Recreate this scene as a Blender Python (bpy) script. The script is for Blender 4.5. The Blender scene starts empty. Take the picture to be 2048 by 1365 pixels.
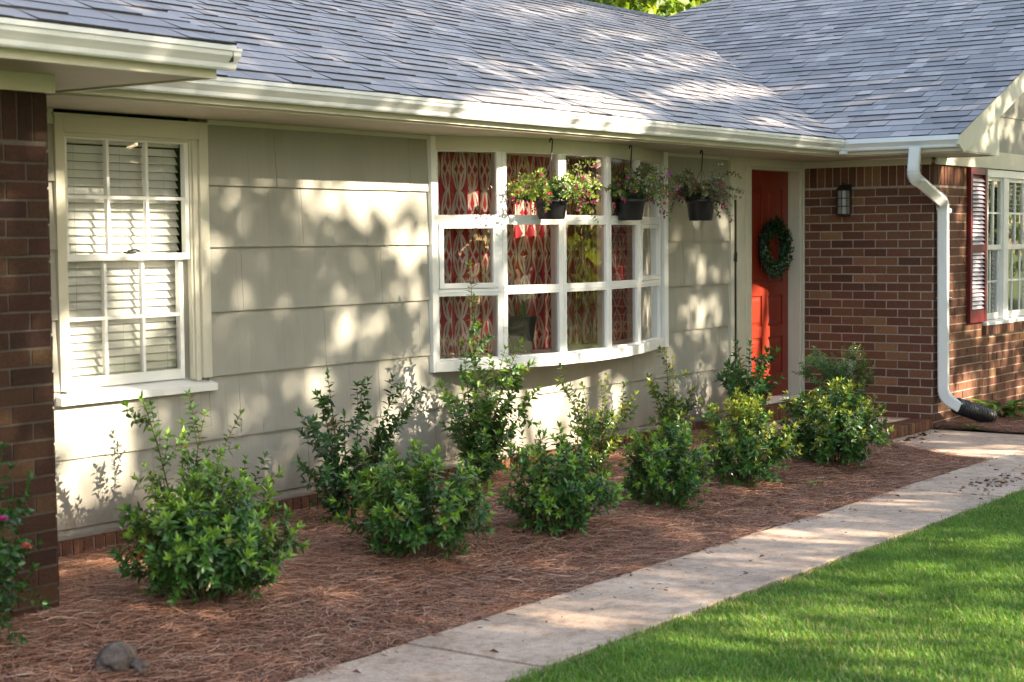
import bpy, bmesh, math, random
import numpy as np
from mathutils import Matrix, Vector

scene = bpy.context.scene
COL = scene.collection
rad = math.radians

# ------------------------------------------------------------------ camera
CAM = np.array([0.0, -6.858, 1.69])
FPX = 3338.0                       # focal length in pixels of a 2048-wide frame
YAW, PITCH, ROLL = 0.941967772, -0.0600972345, -0.00975657289
def cam_axes():
    cy, sy, cp, sp = math.cos(YAW), math.sin(YAW), math.cos(PITCH), math.sin(PITCH)
    f = np.array([sy*cp, cy*cp, sp]); r = np.array([cy, -sy, 0.0]); u = np.cross(r, f)
    cr, sr = math.cos(ROLL), math.sin(ROLL)
    return cr*r+sr*u, -sr*r+cr*u, f
CR, CU, CF = cam_axes()
cd = bpy.data.cameras.new('camera')
cam = bpy.data.objects.new('camera', cd); COL.objects.link(cam)
cd.sensor_width = 36.0; cd.lens = FPX/2048*36.0
cd.clip_start = 0.05; cd.clip_end = 600
cd.dof.use_dof = True; cd.dof.focus_distance = 12.5; cd.dof.aperture_fstop = 4.5
cam.matrix_world = Matrix(((CR[0], CU[0], -CF[0], CAM[0]), (CR[1], CU[1], -CF[1], CAM[1]), (CR[2], CU[2], -CF[2], CAM[2]), (0, 0, 0, 1)))
scene.camera = cam

# ------------------------------------------------------------------ light
SUN_AZ, SUN_EL = rad(17), rad(25.5)  # azimuth from -y towards +x
SUN = np.array([math.sin(SUN_AZ)*math.cos(SUN_EL), -math.cos(SUN_AZ)*math.cos(SUN_EL), math.sin(SUN_EL)])
w = bpy.data.worlds.new("World"); scene.world = w; w.use_nodes = True
nt = w.node_tree; nt.nodes.clear()
sky = nt.nodes.new('ShaderNodeTexSky'); sky.sky_type = 'NISHITA'; sky.sun_disc = False
sky.sun_elevation = SUN_EL; sky.sun_rotation = math.atan2(SUN[0], SUN[1])
sky.air_density = 1.0; sky.dust_density = 2.5; sky.ozone_density = 1.0
bg = nt.nodes.new('ShaderNodeBackground'); bg.inputs['Strength'].default_value = 0.15
wo = nt.nodes.new('ShaderNodeOutputWorld')
tint = nt.nodes.new('ShaderNodeMix'); tint.data_type = 'RGBA'; tint.blend_type = 'MULTIPLY'; tint.inputs[0].default_value = 1.0
tint.inputs[7].default_value = (1.08, 1.0, .90, 1)      # warms the sky light, in place of a white balance
nt.links.new(sky.outputs[0], tint.inputs[6]); nt.links.new(tint.outputs[2], bg.inputs[0]); nt.links.new(bg.outputs[0], wo.inputs[0])
sl = bpy.data.lights.new('sun', 'SUN'); sl.energy = 5.0; sl.angle = rad(0.53); sl.color = (1.0, 0.86, 0.66)
so = bpy.data.objects.new('sun', sl); COL.objects.link(so)
so.rotation_euler = Vector(SUN).to_track_quat('Z', 'Y').to_euler(); so.location = (10, -20, 20)

scene.view_settings.view_transform = 'Standard'; scene.view_settings.look = 'None'
scene.view_settings.exposure = 2.2; scene.view_settings.gamma = 1.0
scene.view_settings.use_curve_mapping = False
scene.cycles.use_denoising = True
scene.cycles.max_bounces = 8; scene.cycles.transparent_max_bounces = 16
scene.cycles.sample_clamp_indirect = 6.0

# ------------------------------------------------------------------ back-projection (used to read positions off, once, into world space)
def ray(px, py):
    return CR*((px-1024)/FPX) - CU*((py-682.5)/FPX) + CF
def hitY(px, py, y=0.0):
    d = ray(px, py); return CAM + d*((y-CAM[1])/d[1])
def hitX(px, py, x):
    d = ray(px, py); return CAM + d*((x-CAM[0])/d[0])
def hitZ(px, py, z=0.0):
    d = ray(px, py); return CAM + d*((z-CAM[2])/d[2])
def hitP(px, py, n, p0):
    d = ray(px, py); n = np.array(n, float); return CAM + d*(n@(np.array(p0)-CAM)/(n@d))

# ------------------------------------------------------------------ materials
def mat(name):
    m = bpy.data.materials.new(name); m.use_nodes = True
    n = m.node_tree.nodes; b = n['Principled BSDF']
    return m, n, m.node_tree.links, b
def noise(n, l, scale, detail=4, rough=.6, coord='Object', stretch=None, dist=0.0):
    tc = n.new('ShaderNodeTexCoord'); t = n.new('ShaderNodeTexNoise')
    t.inputs['Scale'].default_value = scale; t.inputs['Detail'].default_value = detail
    t.inputs['Roughness'].default_value = rough; t.inputs['Distortion'].default_value = dist
    if stretch:
        mp = n.new('ShaderNodeMapping'); mp.inputs['Scale'].default_value = stretch
        l.new(tc.outputs[coord], mp.inputs[0]); l.new(mp.outputs[0], t.inputs[0])
    else: l.new(tc.outputs[coord], t.inputs[0])
    return t
def ramp(n, l, src, stops):
    r = n.new('ShaderNodeValToRGB'); e = r.color_ramp.elements
    while len(e) < len(stops): e.new(.5)
    for k, (p, c) in enumerate(stops):
        e[k].position = p; e[k].color = (*c, 1) if len(c) == 3 else c
    l.new(src, r.inputs[0]); return r
def mixc(n, l, a, b, fac, mode='MULTIPLY'):
    m = n.new('ShaderNodeMix'); m.data_type = 'RGBA'; m.blend_type = mode
    for s, v in ((m.inputs[0], fac), (m.inputs[6], a), (m.inputs[7], b)):
        if hasattr(v, 'is_output'): l.new(v, s)
        else: s.default_value = v if isinstance(v, (int, float)) else (*v, 1)
    return m.outputs[2]
def bump(n, l, b, src, strength, dist=.01):
    bp = n.new('ShaderNodeBump'); bp.inputs['Strength'].default_value = strength; bp.inputs['Distance'].default_value = dist
    l.new(src, bp.inputs['Height']); l.new(bp.outputs[0], b.inputs['Normal']); return bp
def paint(name, col, rough=.5, var=.10, grime=.0, scale=6, spec=.4, stretch=None, bmp=.08, fine=180):
    m, n, l, b = mat(name)
    t = noise(n, l, scale, 5, .65, stretch=stretch)
    r = ramp(n, l, t.outputs[0], [(.3, (1-var,)*3), (.7, (1.0,)*3)])
    out = mixc(n, l, col, r.outputs[0], 1.0)
    if grime:
        t2 = noise(n, l, 2.3, 6, .7, stretch=(1, 1, .35))
        r2 = ramp(n, l, t2.outputs[0], [(.52, (1, 1, 1)), (.78, (1-grime, 1-grime*1.1, 1-grime*1.3))])
        out = mixc(n, l, out, r2.outputs[0], 1.0)
    l.new(out, b.inputs['Base Color'])
    b.inputs['Roughness'].default_value = rough; b.inputs['Specular IOR Level'].default_value = spec
    if bmp:
        t3 = noise(n, l, fine, 3, .6, stretch=stretch); bump(n, l, b, t3.outputs[0], bmp, .004)
    return m
def attr_mat(name, rough=.8, spec=.3, nscale=60, var=.35, bmp=.3, bdist=.004, translucent=0.0, sheen=None, rough_var=None):
    m, n, l, b = mat(name)
    a = n.new('ShaderNodeAttribute'); a.attribute_name = 'Col'
    t = noise(n, l, nscale, 4, .7)
    r = ramp(n, l, t.outputs[0], [(.25, (1-var,)*3), (.75, (1+var*.4,)*3)])
    out = mixc(n, l, a.outputs[0], r.outputs[0], 1.0)
    l.new(out, b.inputs['Base Color']); b.inputs['Roughness'].default_value = rough
    b.inputs['Specular IOR Level'].default_value = spec
    if bmp: bump(n, l, b, t.outputs[0], bmp, bdist)
    if translucent:
        tr = n.new('ShaderNodeBsdfTranslucent')
        hs = mixc(n, l, out, (1.5, 1.35, .55), 1.0)
        l.new(hs, tr.inputs[0])
        mx = n.new('ShaderNodeMixShader'); mx.inputs[0].default_value = translucent
        l.new(b.outputs[0], mx.inputs[1]); l.new(tr.outputs[0], mx.inputs[2])
        l.new(mx.outputs[0], n['Material Output'].inputs[0])
    return m
M = {}
M['siding'] = paint('painted_shake_siding', (.345, .335, .29), .62, .12, .16, 3.0, .35, (1, 1, .12), .35, 120)
M['trim'] = paint('cream_trim_paint', (.60, .575, .47), .42, .06, .10, 5, .45)
M['white'] = paint('white_window_paint', (.80, .80, .775), .35, .05, .05, 5, .5)
M['gutter'] = paint('white_gutter_enamel', (.80, .81, .80), .28, .06, .12, 4, .5, None, .02)
M['soffit'] = paint('soffit_paint', (.47, .42, .32), .6, .10, .08, 4, .3)
M['brick'] = attr_mat('red_brown_brick', .88, .25, 70, .45, .5, .004)
M['mortar'] = paint('grey_mortar', (.47, .385, .32), .95, .3, .2, 30, .2, None, .6, 120)
M['mortar_shaded'] = paint('shaded_mortar', (.095, .078, .062), .95, .3, .2, 30, .2, None, .6, 120)  # mortar copy with the left wall's shade put into its colour
M['shingle'] = attr_mat('asphalt_shingle', .52, .5, 260, .35, .5, .002)
M['deck'] = paint('dark_roof_felt', (.05, .05, .055), .9, .2)
M['louver'] = paint('sky_sheen_louvre', (.62, .60, .66), .3, .05)  # sky sheen on the red slats, painted in as a pale colour
M['red_shutter'] = paint('dark_red_shutter_paint', (.13, .010, .016), .4, .1)
M['red_door'] = paint('red_door_paint', (.22, .020, .007), .38, .08, 0, 8, .5)
M['concrete'] = None
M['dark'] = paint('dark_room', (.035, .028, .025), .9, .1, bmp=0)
M['room'] = paint('room_wall_plaster', (.42, .36, .30), .9, .1, bmp=0)
M['blackplastic'] = paint('black_plastic', (.014, .014, .017), .38, .15, 0, 10, .5, bmp=.03)
M['iron'] = paint('black_wrought_iron', (.02, .018, .017), .5, .2)
M['blind'] = paint('white_blind_slat', (.78, .77, .74), .4, .03, bmp=0)
M['cord'] = paint('blind_cord', (.6, .6, .56), .8, .03, bmp=0)
M['leaf'] = attr_mat('glossy_shrub_leaf', .30, .6, 40, .25, .12, .002, .28)
M['treeleaf'] = attr_mat('tree_leaf', .5, .4, 4, .3, 0, .01, .45)
M['petal'] = attr_mat('flower_petal', .6, .3, 40, .15, 0, .01, .35)
M['stem'] = attr_mat('woody_stem', .8, .2, 50, .4, .3, .002)
M['bark'] = paint('tree_bark', (.11, .08, .06), .95, .5, .2, 9, .15, (1, 1, .25), 1.0, 14)
M['straw'] = attr_mat('pine_straw', .75, .25, 30, .3, 0)
M['grass'] = attr_mat('grass_blade', .5, .35, 3, .3, 0, .01, .35)
M['rock'] = paint('grey_field_stone', (.17, .14, .125), .9, .75, .5, 22, .2, None, 1.0, 60)
M['terracotta'] = paint('terracotta_clay', (.55, .20, .09), .8, .2)
M['pipe'] = paint('black_corrugated_plastic', (.016, .018, .024), .35, .2, 0, 10, .5, bmp=0)
M['frost'] = paint('frosted_lamp_glass', (.26, .25, .24), .25, .1, bmp=0)
M['outlet'] = paint('outlet_cover_plastic', (.62, .60, .58), .5, .05, bmp=0)

def make_glass():
    m, n, l, b = mat('window_glass'); n.remove(b)
    tr = n.new('ShaderNodeBsdfTransparent'); tr.inputs[0].default_value = (.93, .95, .94, 1)
    gl = n.new('ShaderNodeBsdfGlossy'); gl.inputs['Roughness'].default_value = .004
    t = noise(n, l, 2.2, 2, .5); bp = n.new('ShaderNodeBump'); bp.inputs['Strength'].default_value = .05; bp.inputs['Distance'].default_value = .05
    l.new(t.outputs[0], bp.inputs['Height']); l.new(bp.outputs[0], gl.inputs['Normal'])
    fr = n.new('ShaderNodeFresnel'); fr.inputs[0].default_value = 1.52
    mu = n.new('ShaderNodeMath'); mu.operation = 'MULTIPLY'; mu.inputs[1].default_value = 2.7; mu.use_clamp = True
    l.new(fr.outputs[0], mu.inputs[0])
    mx = n.new('ShaderNodeMixShader'); l.new(mu.outputs[0], mx.inputs[0]); l.new(tr.outputs[0], mx.inputs[1]); l.new(gl.outputs[0], mx.inputs[2])
    l.new(mx.outputs[0], n['Material Output'].inputs[0]); return m
M['glass'] = make_glass()

def make_concrete():
    m, n, l, b = mat('weathered_concrete')
    t = noise(n, l, 1.7, 8, .7); r = ramp(n, l, t.outputs[0], [(.34, (.42, .31, .235)), (.5, (.61, .455, .35)), (.68, (.72, .56, .44))])
    t2 = noise(n, l, 90, 4, .8); r2 = ramp(n, l, t2.outputs[0], [(.3, (.66,)*3), (.55, (1,)*3), (.8, (1.15,)*3)])
    t3 = noise(n, l, 14, 6, .7); r3 = ramp(n, l, t3.outputs[0], [(.34, (.66, .56, .48)), (.54, (1, 1, 1))])
    o = mixc(n, l, r.outputs[0], r2.outputs[0], 1.0); o = mixc(n, l, o, r3.outputs[0], .8)
    l.new(o, b.inputs['Base Color']); b.inputs['Roughness'].default_value = .85; b.inputs['Specular IOR Level'].default_value = .3
    bump(n, l, b, t2.outputs[0], .5, .004); return m
M['concrete'] = make_concrete()

def make_curtain():
    m, n, l, b = mat('red_trellis_curtain')
    uv = n.new('ShaderNodeUVMap'); sep = n.new('ShaderNodeSeparateXYZ'); l.new(uv.outputs[0], sep.inputs[0])
    def mth(op, a, bb=None, clamp=False):
        k = n.new('ShaderNodeMath'); k.operation = op; k.use_clamp = clamp
        for s, v in ((k.inputs[0], a), (k.inputs[1], bb)):
            if v is None: continue
            if hasattr(v, 'is_output'): l.new(v, s)
            else: s.default_value = v
        return k.outputs[0]
    W, H = .135, .29          # repeat of the lattice in metres of cloth
    def lattice(du, dv):
        u = mth('ADD', mth('DIVIDE', sep.outputs[0], W), du)
        v = mth('ADD', mth('DIVIDE', sep.outputs[1], H), dv)
        uf = mth('ABSOLUTE', mth('SUBTRACT', mth('FRACT', u), .5))            # 0 at centre .. .5
        s = mth('ABSOLUTE', mth('SINE', mth('MULTIPLY', v, math.pi)))
        s = mth('POWER', s, .55)
        s = mth('MULTIPLY', s, .36)
        s = mth('ADD', s, .05)
        d = mth('ABSOLUTE', mth('SUBTRACT', uf, s))
        return mth('LESS_THAN', d, .062)
    a = lattice(0, 0); c = lattice(.5, .5)
    # a small oval link in the middle of every ogee
    u = mth('SUBTRACT', mth('FRACT', mth('DIVIDE', sep.outputs[0], W)), .5)
    v = mth('SUBTRACT', mth('FRACT', mth('ADD', mth('DIVIDE', sep.outputs[1], H), 0.0)), .5)
    rr = mth('SQRT', mth('ADD', mth('MULTIPLY', u, u), mth('MULTIPLY', mth('MULTIPLY', v, v), 1.3)))
    uf2 = mth('ABSOLUTE', u); s2_ = mth('MULTIPLY', mth('ABSOLUTE', mth('SINE', mth('MULTIPLY', mth('DIVIDE', sep.outputs[1], H), 2*math.pi))), .17)
    ring = mth('LESS_THAN', mth('ABSOLUTE', mth('SUBTRACT', uf2, s2_)), .048)
    f = mth('MAXIMUM', mth('MAXIMUM', a, c), ring)
    col = mixc(n, l, (.37, .034, .048), (.56, .46, .39), f, 'MIX')
    l.new(col, b.inputs['Base Color']); b.inputs['Roughness'].default_value = .85; b.inputs['Specular IOR Level'].default_value = .15
    return m
M['curtain'] = make_curtain()

def make_soil(name, c1, c2, sc=14):
    m, n, l, b = mat(name)
    t = noise(n, l, sc, 8, .8); r = ramp(n, l, t.outputs[0], [(.3, c1), (.7, c2)])
    l.new(r.outputs[0], b.inputs['Base Color']); b.inputs['Roughness'].default_value = .95; b.inputs['Specular IOR Level'].default_value = .1
    bump(n, l, b, t.outputs[0], .8, .03); return m
M['mulch'] = make_soil('matted_pine_straw', (.06, .032, .023), (.20, .11, .075), 40)
M['lawnsoil'] = make_soil('lawn_thatch', (.06, .11, .02), (.12, .20, .04), 22)
M['ground'] = make_soil('open_ground', (.05, .075, .02), (.09, .12, .04), 3)

# ------------------------------------------------------------------ scene graph helpers
def props(o, label=None, cat=None, group=None, kind=None):
    if label: o['label'] = label
    if cat: o['category'] = cat
    if group: o['group'] = group
    if kind: o['kind'] = kind
    return o
def thing(name, label, cat, loc=(0, 0, 0), group=None, rz=0.0):
    o = bpy.data.objects.new(name, None); COL.objects.link(o); o.location = loc; o.rotation_euler = (0, 0, rz)
    o.empty_display_size = .1
    return props(o, label, cat, group)
class MB:
    """collects vertices, faces, colours and writes ONE mesh object"""
    def __init__(s): s.v = []; s.f = []; s.c = []; s.n = 0; s.mi = []; s.smooth = False
    def add(s, verts, faces, col=(1, 1, 1), mi=0):
        verts = np.asarray(verts, float).reshape(-1, 3)
        s.v.append(verts); o = s.n
        s.f += [tuple(i+o for i in f) for f in faces]; s.mi += [mi]*len(faces)
        c = np.asarray(col, float)
        s.c.append(np.broadcast_to(c, (len(verts), 3)) if c.ndim == 1 else c)
        s.n += len(verts); return s
    def box(s, x0, x1, y0, y1, z0, z1, col=(1, 1, 1), mi=0):
        v = [(x, y, z) for z in (z0, z1) for y in (y0, y1) for x in (x0, x1)]
        return s.add(v, [(0, 2, 3, 1), (4, 5, 7, 6), (0, 1, 5, 4), (2, 6, 7, 3), (0, 4, 6, 2), (1, 3, 7, 5)], col, mi)
    def obox(s, p, ax, ay, az, col=(1, 1, 1), mi=0):
        """box from corner p spanned by three vectors"""
        p, ax, ay, az = [np.array(q, float) for q in (p, ax, ay, az)]
        v = [p+ax*i+ay*j+az*k for k in (0, 1) for j in (0, 1) for i in (0, 1)]
        return s.add(v, [(0, 2, 3, 1), (4, 5, 7, 6), (0, 1, 5, 4), (2, 6, 7, 3), (0, 4, 6, 2), (1, 3, 7, 5)], col, mi)
    def prism(s, pts, vec, col=(1, 1, 1), cap=True, mi=0):
        p = np.array(pts, float); q = p+np.array(vec, float); k = len(p)
        f = [(i, (i+1) % k, k+(i+1) % k, k+i) for i in range(k)]
        if cap: f += [tuple(range(k-1, -1, -1)), tuple(range(k, 2*k))]
        return s.add(np.vstack([p, q]), f, col, mi)
    def tube(s, pts, r, seg=6, col=(1, 1, 1), cap=True, mi=0):
        pts = np.array(pts, float); k = len(pts)
        r = np.broadcast_to(np.asarray(r, float), (k,))
        vs = []; prev = None
        for i in range(k):
            t = pts[min(i+1, k-1)]-pts[max(i-1, 0)]; t = t/(np.linalg.norm(t)+1e-9)
            a = prev if prev is not None else np.cross(t, [0, 0, 1.0] if abs(t[2]) < .9 else [1.0, 0, 0])
            a = a-t*(a@t); a /= np.linalg.norm(a)+1e-9; prev = a; b = np.cross(t, a)
            for j in range(seg):
                th = 2*math.pi*j/seg; vs.append(pts[i]+(a*math.cos(th)+b*math.sin(th))*r[i])
        f = [(i*seg+j, i*seg+(j+1) % seg, (i+1)*seg+(j+1) % seg, (i+1)*seg+j) for i in range(k-1) for j in range(seg)]
        if cap: f += [tuple(range(seg-1, -1, -1)), tuple((k-1)*seg+j for j in range(seg))]
        return s.add(vs, f, col, mi)
    def lathe(s, prof, c=(0, 0, 0), seg=24, col=(1, 1, 1), mi=0):
        vs = [(c[0]+r*math.cos(2*math.pi*j/seg), c[1]+r*math.sin(2*math.pi*j/seg), c[2]+z) for r, z in prof for j in range(seg)]
        f = [(i*seg+j, i*seg+(j+1) % seg, (i+1)*seg+(j+1) % seg, (i+1)*seg+j) for i in range(len(prof)-1) for j in range(seg)]
        return s.add(vs, f, col, mi)
    def build(s, name, mats, parent=None, smooth=False, bevel=0.0, loc=None):
        me = bpy.data.meshes.new(name)
        v = np.vstack(s.v) if s.v else np.zeros((0, 3))
        if parent is not None and parent.get('_rel'): v = v-np.array(parent.location)
        me.from_pydata(v.tolist(), [], s.f)
        ca = me.color_attributes.new('Col', 'FLOAT_COLOR', 'POINT')
        c = np.ones((s.n, 4)); c[:, :3] = np.vstack(s.c); ca.data.foreach_set('color', c.ravel())
        ms = mats if isinstance(mats, (list, tuple)) else [mats]
        for m in ms: me.materials.append(m)
        if len(ms) > 1: me.polygons.foreach_set('material_index', s.mi)
        if smooth: me.polygons.foreach_set('use_smooth', [True]*len(me.polygons))
        me.update()
        o = bpy.data.objects.new(name, me); COL.objects.link(o)
        if parent is not None: o.parent = parent
        if bevel:
            b = o.modifiers.new('bevel', 'BEVEL'); b.width = bevel; b.segments = 2; b.limit_method = 'ANGLE'
        return o
def fast_mesh(name, verts, tris, cols, m, parent=None, smooth=False):
    """big triangle/quad meshes from numpy arrays"""
    me = bpy.data.meshes.new(name); k = tris.shape[1]
    me.vertices.add(len(verts)); me.vertices.foreach_set('co', np.ascontiguousarray(verts, dtype=np.float32).ravel())
    me.loops.add(tris.size); me.loops.foreach_set('vertex_index', np.ascontiguousarray(tris, dtype=np.int32).ravel())
    me.polygons.add(len(tris)); me.polygons.foreach_set('loop_start', np.arange(0, tris.size, k, dtype=np.int32))
    me.update(calc_edges=True)
    ca = me.color_attributes.new('Col', 'FLOAT_COLOR', 'POINT')
    c = np.ones((len(verts), 4), dtype=np.float32); c[:, :3] = cols; ca.data.foreach_set('color', c.ravel())
    me.materials.append(m)
    if smooth: me.polygons.foreach_set('use_smooth', [True]*len(me.polygons))
    o = bpy.data.objects.new(name, me); COL.objects.link(o)
    if parent is not None: o.parent = parent
    return o
def clip(o, co, no):
    """cut away what lies on the +no side of a plane"""
    bm = bmesh.new(); bm.from_mesh(o.data)
    bmesh.ops.bisect_plane(bm, geom=bm.verts[:]+bm.edges[:]+bm.faces[:], dist=1e-6, plane_co=co, plane_no=no, clear_outer=True)
    bm.to_mesh(o.data); bm.free(); o.data.update()

# ------------------------------------------------------------------ key dimensions
XW = 13.975      # west face of the right wing
YF = -1.255      # front face of the right wing
RIM = -.776      # outer rim of the main gutter
ZE = 2.39        # underside of the eaves
PIT = 5/12.0
PXL, PYL = 4.505, -1.20    # corner of the left brick wall

house = thing('house', 'single-storey ranch house with taupe shake siding, brown brick wings and grey shingle roof', 'house')

# ================================================================== BRICKWORK
rb = random.Random(5); BT = 1.0
def brick_col(kind='wall'):
    k = rb.random()
    base = (.132, .058, .040) if k < .55 else (.152, .070, .045) if k < .78 else (.100, .047, .036) if k < .93 else (.19, .098, .058)
    j = rb.uniform(.82, 1.18); g = rb.uniform(.93, 1.07)
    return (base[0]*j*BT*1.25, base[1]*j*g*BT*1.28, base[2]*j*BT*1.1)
BH, BL, MJ = .0765, .214, .011
def brick_face(mb, o, u, nrm, length, z0, z1, soldier=None, start=0.0, mi=0):
    """running bond on a vertical face: o corner, u unit along, nrm outward. Bricks 12 mm deep in front of the mortar sheet"""
    o = np.array(o, float); u = np.array(u, float); nrm = np.array(nrm, float); z = z1; row = 0
    if soldier:
        x = 0.0; w = BH
        while x < length-.005:
            e = min(x+w-MJ, length); d = .011+rb.uniform(-.002, .002)
            mb.obox(o+u*x+np.array([0, 0, z-soldier+MJ]), u*(e-x), nrm*(d-.006), (0, 0, soldier-MJ), brick_col()); x += w
        z -= soldier
    while z-BH > z0-.04:
        off = (0 if row % 2 else BL/2)+start
        x = -off
        while x < length:
            a = max(x, 0); b = min(x+BL-MJ, length)
            if b-a > .02:
                d = .011+rb.uniform(-.0025, .0025); dz = rb.uniform(-.0012, .0012)
                zz = z-BH+dz; hh = BH-MJ
                mb.obox(o+u*a+np.array([0, 0, zz]), u*(b-a), nrm*(d-.006), (0, 0, hh), brick_col())
            x += BL
        z -= BH; row += 1

bw = MB()      # bricks
mw = MB()      # mortar and wall bodies
# wing west wall (runs towards the camera from the main wall)
brick_face(bw, (XW, 0, 0), (0, -1, 0), (-1, 0, 0), 1.255, .0, 2.335, soldier=.205, start=.03)
mw.box(XW, XW+.2, YF, 0, -.05, 2.36)
# wing front wall: left of the window, then under the window
brick_face(bw, (XW, YF, 0), (1, 0, 0), (0, -1, 0), 1.20, -.0, 2.335, soldier=.205, start=.05)
brick_face(bw, (15.175, YF, 0), (1, 0, 0), (0, -1, 0), 4.2, -.0, .745, start=.16)
mw.box(XW+.2, 15.175, YF, YF+.2, -.05, 2.34); mw.box(15.175, 19.4, YF, YF+.2, -.05, .85); mw.box(17.35, 19.4, YF, YF+.2, .85, 2.34)
brick_face(bw, (17.36, YF, .0), (1, 0, 0), (0, -1, 0), 2.0, .78, 2.335, soldier=.205, start=.1)
# brick rowlock sill under the wing window
for k in range(30):
    x = 15.16+k*.0765
    bw.obox((x, YF-.045, .765), (.0665, 0, 0), (0, .06, .012), (0, 0, .085), brick_col())
# left brick wall: the shade on it is put into a darker brick tone
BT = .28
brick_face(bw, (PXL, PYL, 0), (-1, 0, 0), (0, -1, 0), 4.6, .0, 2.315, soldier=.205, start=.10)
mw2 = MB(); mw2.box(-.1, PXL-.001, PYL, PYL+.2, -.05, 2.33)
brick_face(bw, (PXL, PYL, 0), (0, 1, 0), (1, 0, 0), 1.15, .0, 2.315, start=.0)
mw2.box(PXL-.2, PXL-.0012, PYL+.201, .0, -.05, 2.33); mw2.build('mortar_wall', M['mortar_shaded'], house)
# foundation ledge below the siding, rowlock bricks
BT = 1.0
x = 4.53
while x < 12.33:
    bw.obox((x, -.062+rb.uniform(-.003, .003), .055), (.060, 0, 0), (0, .08, 0), (0, 0, .128+rb.uniform(-.002, .002)), brick_col()); x += .0705
mw.box(4.52, 12.35, -.052, .05, -.05, .178)
JR = np.random.RandomState(3)
for k in range(len(bw.v)): bw.v[k] = bw.v[k]+JR.uniform(-.0011, .0011, bw.v[k].shape)
o_b = bw.build('wall_bricks', M['brick'], house); o_b.name = 'brick_wall'
mw.build('mortar_wall', M['mortar'], house)

# ================================================================== SIDING
rs = random.Random(11)
sd = MB()
courses = [2.36, 2.014, 1.669, 1.308, .948, .592, .236, .19]
def shake_row(mb, x0, x1, zt, zb, y=0.0, cuts=()):
    """one course: wedge shaped shakes with narrow grooves between them"""
    x = x0
    joint = x0+rs.uniform(.2, 1.1)
    while x < x1-.001:
        w_ = rs.choice([.10, .13, .16, .19, .23, .27])*rs.uniform(.9, 1.1)
        e = min(x+w_, x1)
        if x1-e < .06: e = x1
        gap = .0008
        if x < joint <= e: e = min(joint, x1); gap = .003; joint += 1.22
        jz = rs.uniform(-.0013, .0013); a, b = x, e-(gap if e < x1 else 0)
        # wedge profile: lower lip stands 13 mm proud
        pr = [(a, y, zt), (a, y-.003, zt), (a, y-.021+jz*.3, zb+jz), (a, y, zb+jz)]
        mb.prism(pr, (b-a, 0, 0)); x = e
    mb.prism([(x0, y+.001, zt), (x0, y-.001, zt), (x0, y-.0165, zb+.004), (x0, y+.001, zb+.004)], (x1-x0, 0, 0))
openings = [(5.50, 6.535, .87, 2.37), (8.515, 11.49, .835, 2.37), (12.56, 13.975, .0, 2.37)]
for i in range(len(courses)-1):
    zt, zb = courses[i], courses[i+1]
    segs = [(4.52, 12.56)]
    for (a, b, c, d) in openings:
        if zb < d-.01 and zt > c+.01:
            lo = c if zb < c else None
            ns = []
            for (p, q) in segs:
                if b <= p or a >= q: ns.append((p, q)); continue
                if a > p: ns.append((p, a))
                if b < q: ns.append((b, q))
                if lo is not None and lo-zb > .01: shake_row(sd, max(a, p), min(b, q), lo, zb)
            segs = ns
    for (p, q) in segs:
        if q-p > .02: shake_row(sd, p, q, zt+.006, zb)
sd.build('siding', M['siding'], house)
sh = MB()      # sheathing behind siding, leaves the three openings free
for (a, b) in ((4.50, 5.52), (6.515, 8.53), (11.47, 12.58)): sh.box(a, b, .013, .10, .0, 2.40)
sh.box(5.52, 6.515, .013, .10, .0, .88); sh.box(8.53, 11.47, .013, .10, .0, .84)
sh.build('sheathing', M['room'], house)
def splash(m):
    # soil splashed on the lowest courses
    n, l = m.node_tree.nodes, m.node_tree.links; b = n['Principled BSDF']; src = b.inputs['Base Color'].links[0].from_socket
    tc = n.new('ShaderNodeTexCoord'); sp = n.new('ShaderNodeSeparateXYZ'); l.new(tc.outputs['Object'], sp.inputs[0]); t = noise(n, l, 9, 6, .75, stretch=(1, 1, .4))
    mr = n.new('ShaderNodeMapRange'); mr.inputs[1].default_value = .52; mr.inputs[2].default_value = .16; l.new(sp.outputs[2], mr.inputs[0])
    mm = n.new('ShaderNodeMath'); mm.operation = 'MULTIPLY'; mm.use_clamp = True; l.new(mr.outputs[0], mm.inputs[0]); l.new(t.outputs[0], mm.inputs[1])
    l.new(mixc(n, l, src, (.16, .10, .065), mm.outputs[0], 'MIX'), b.inputs['Base Color'])
splash(M['siding'])
wt = MB(); wt.box(4.53, 12.34, -.036, -.002, .182, .204)      # drip board at the foot of the siding
wt.build('water_table', M['siding'], house, bevel=.003)

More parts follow.
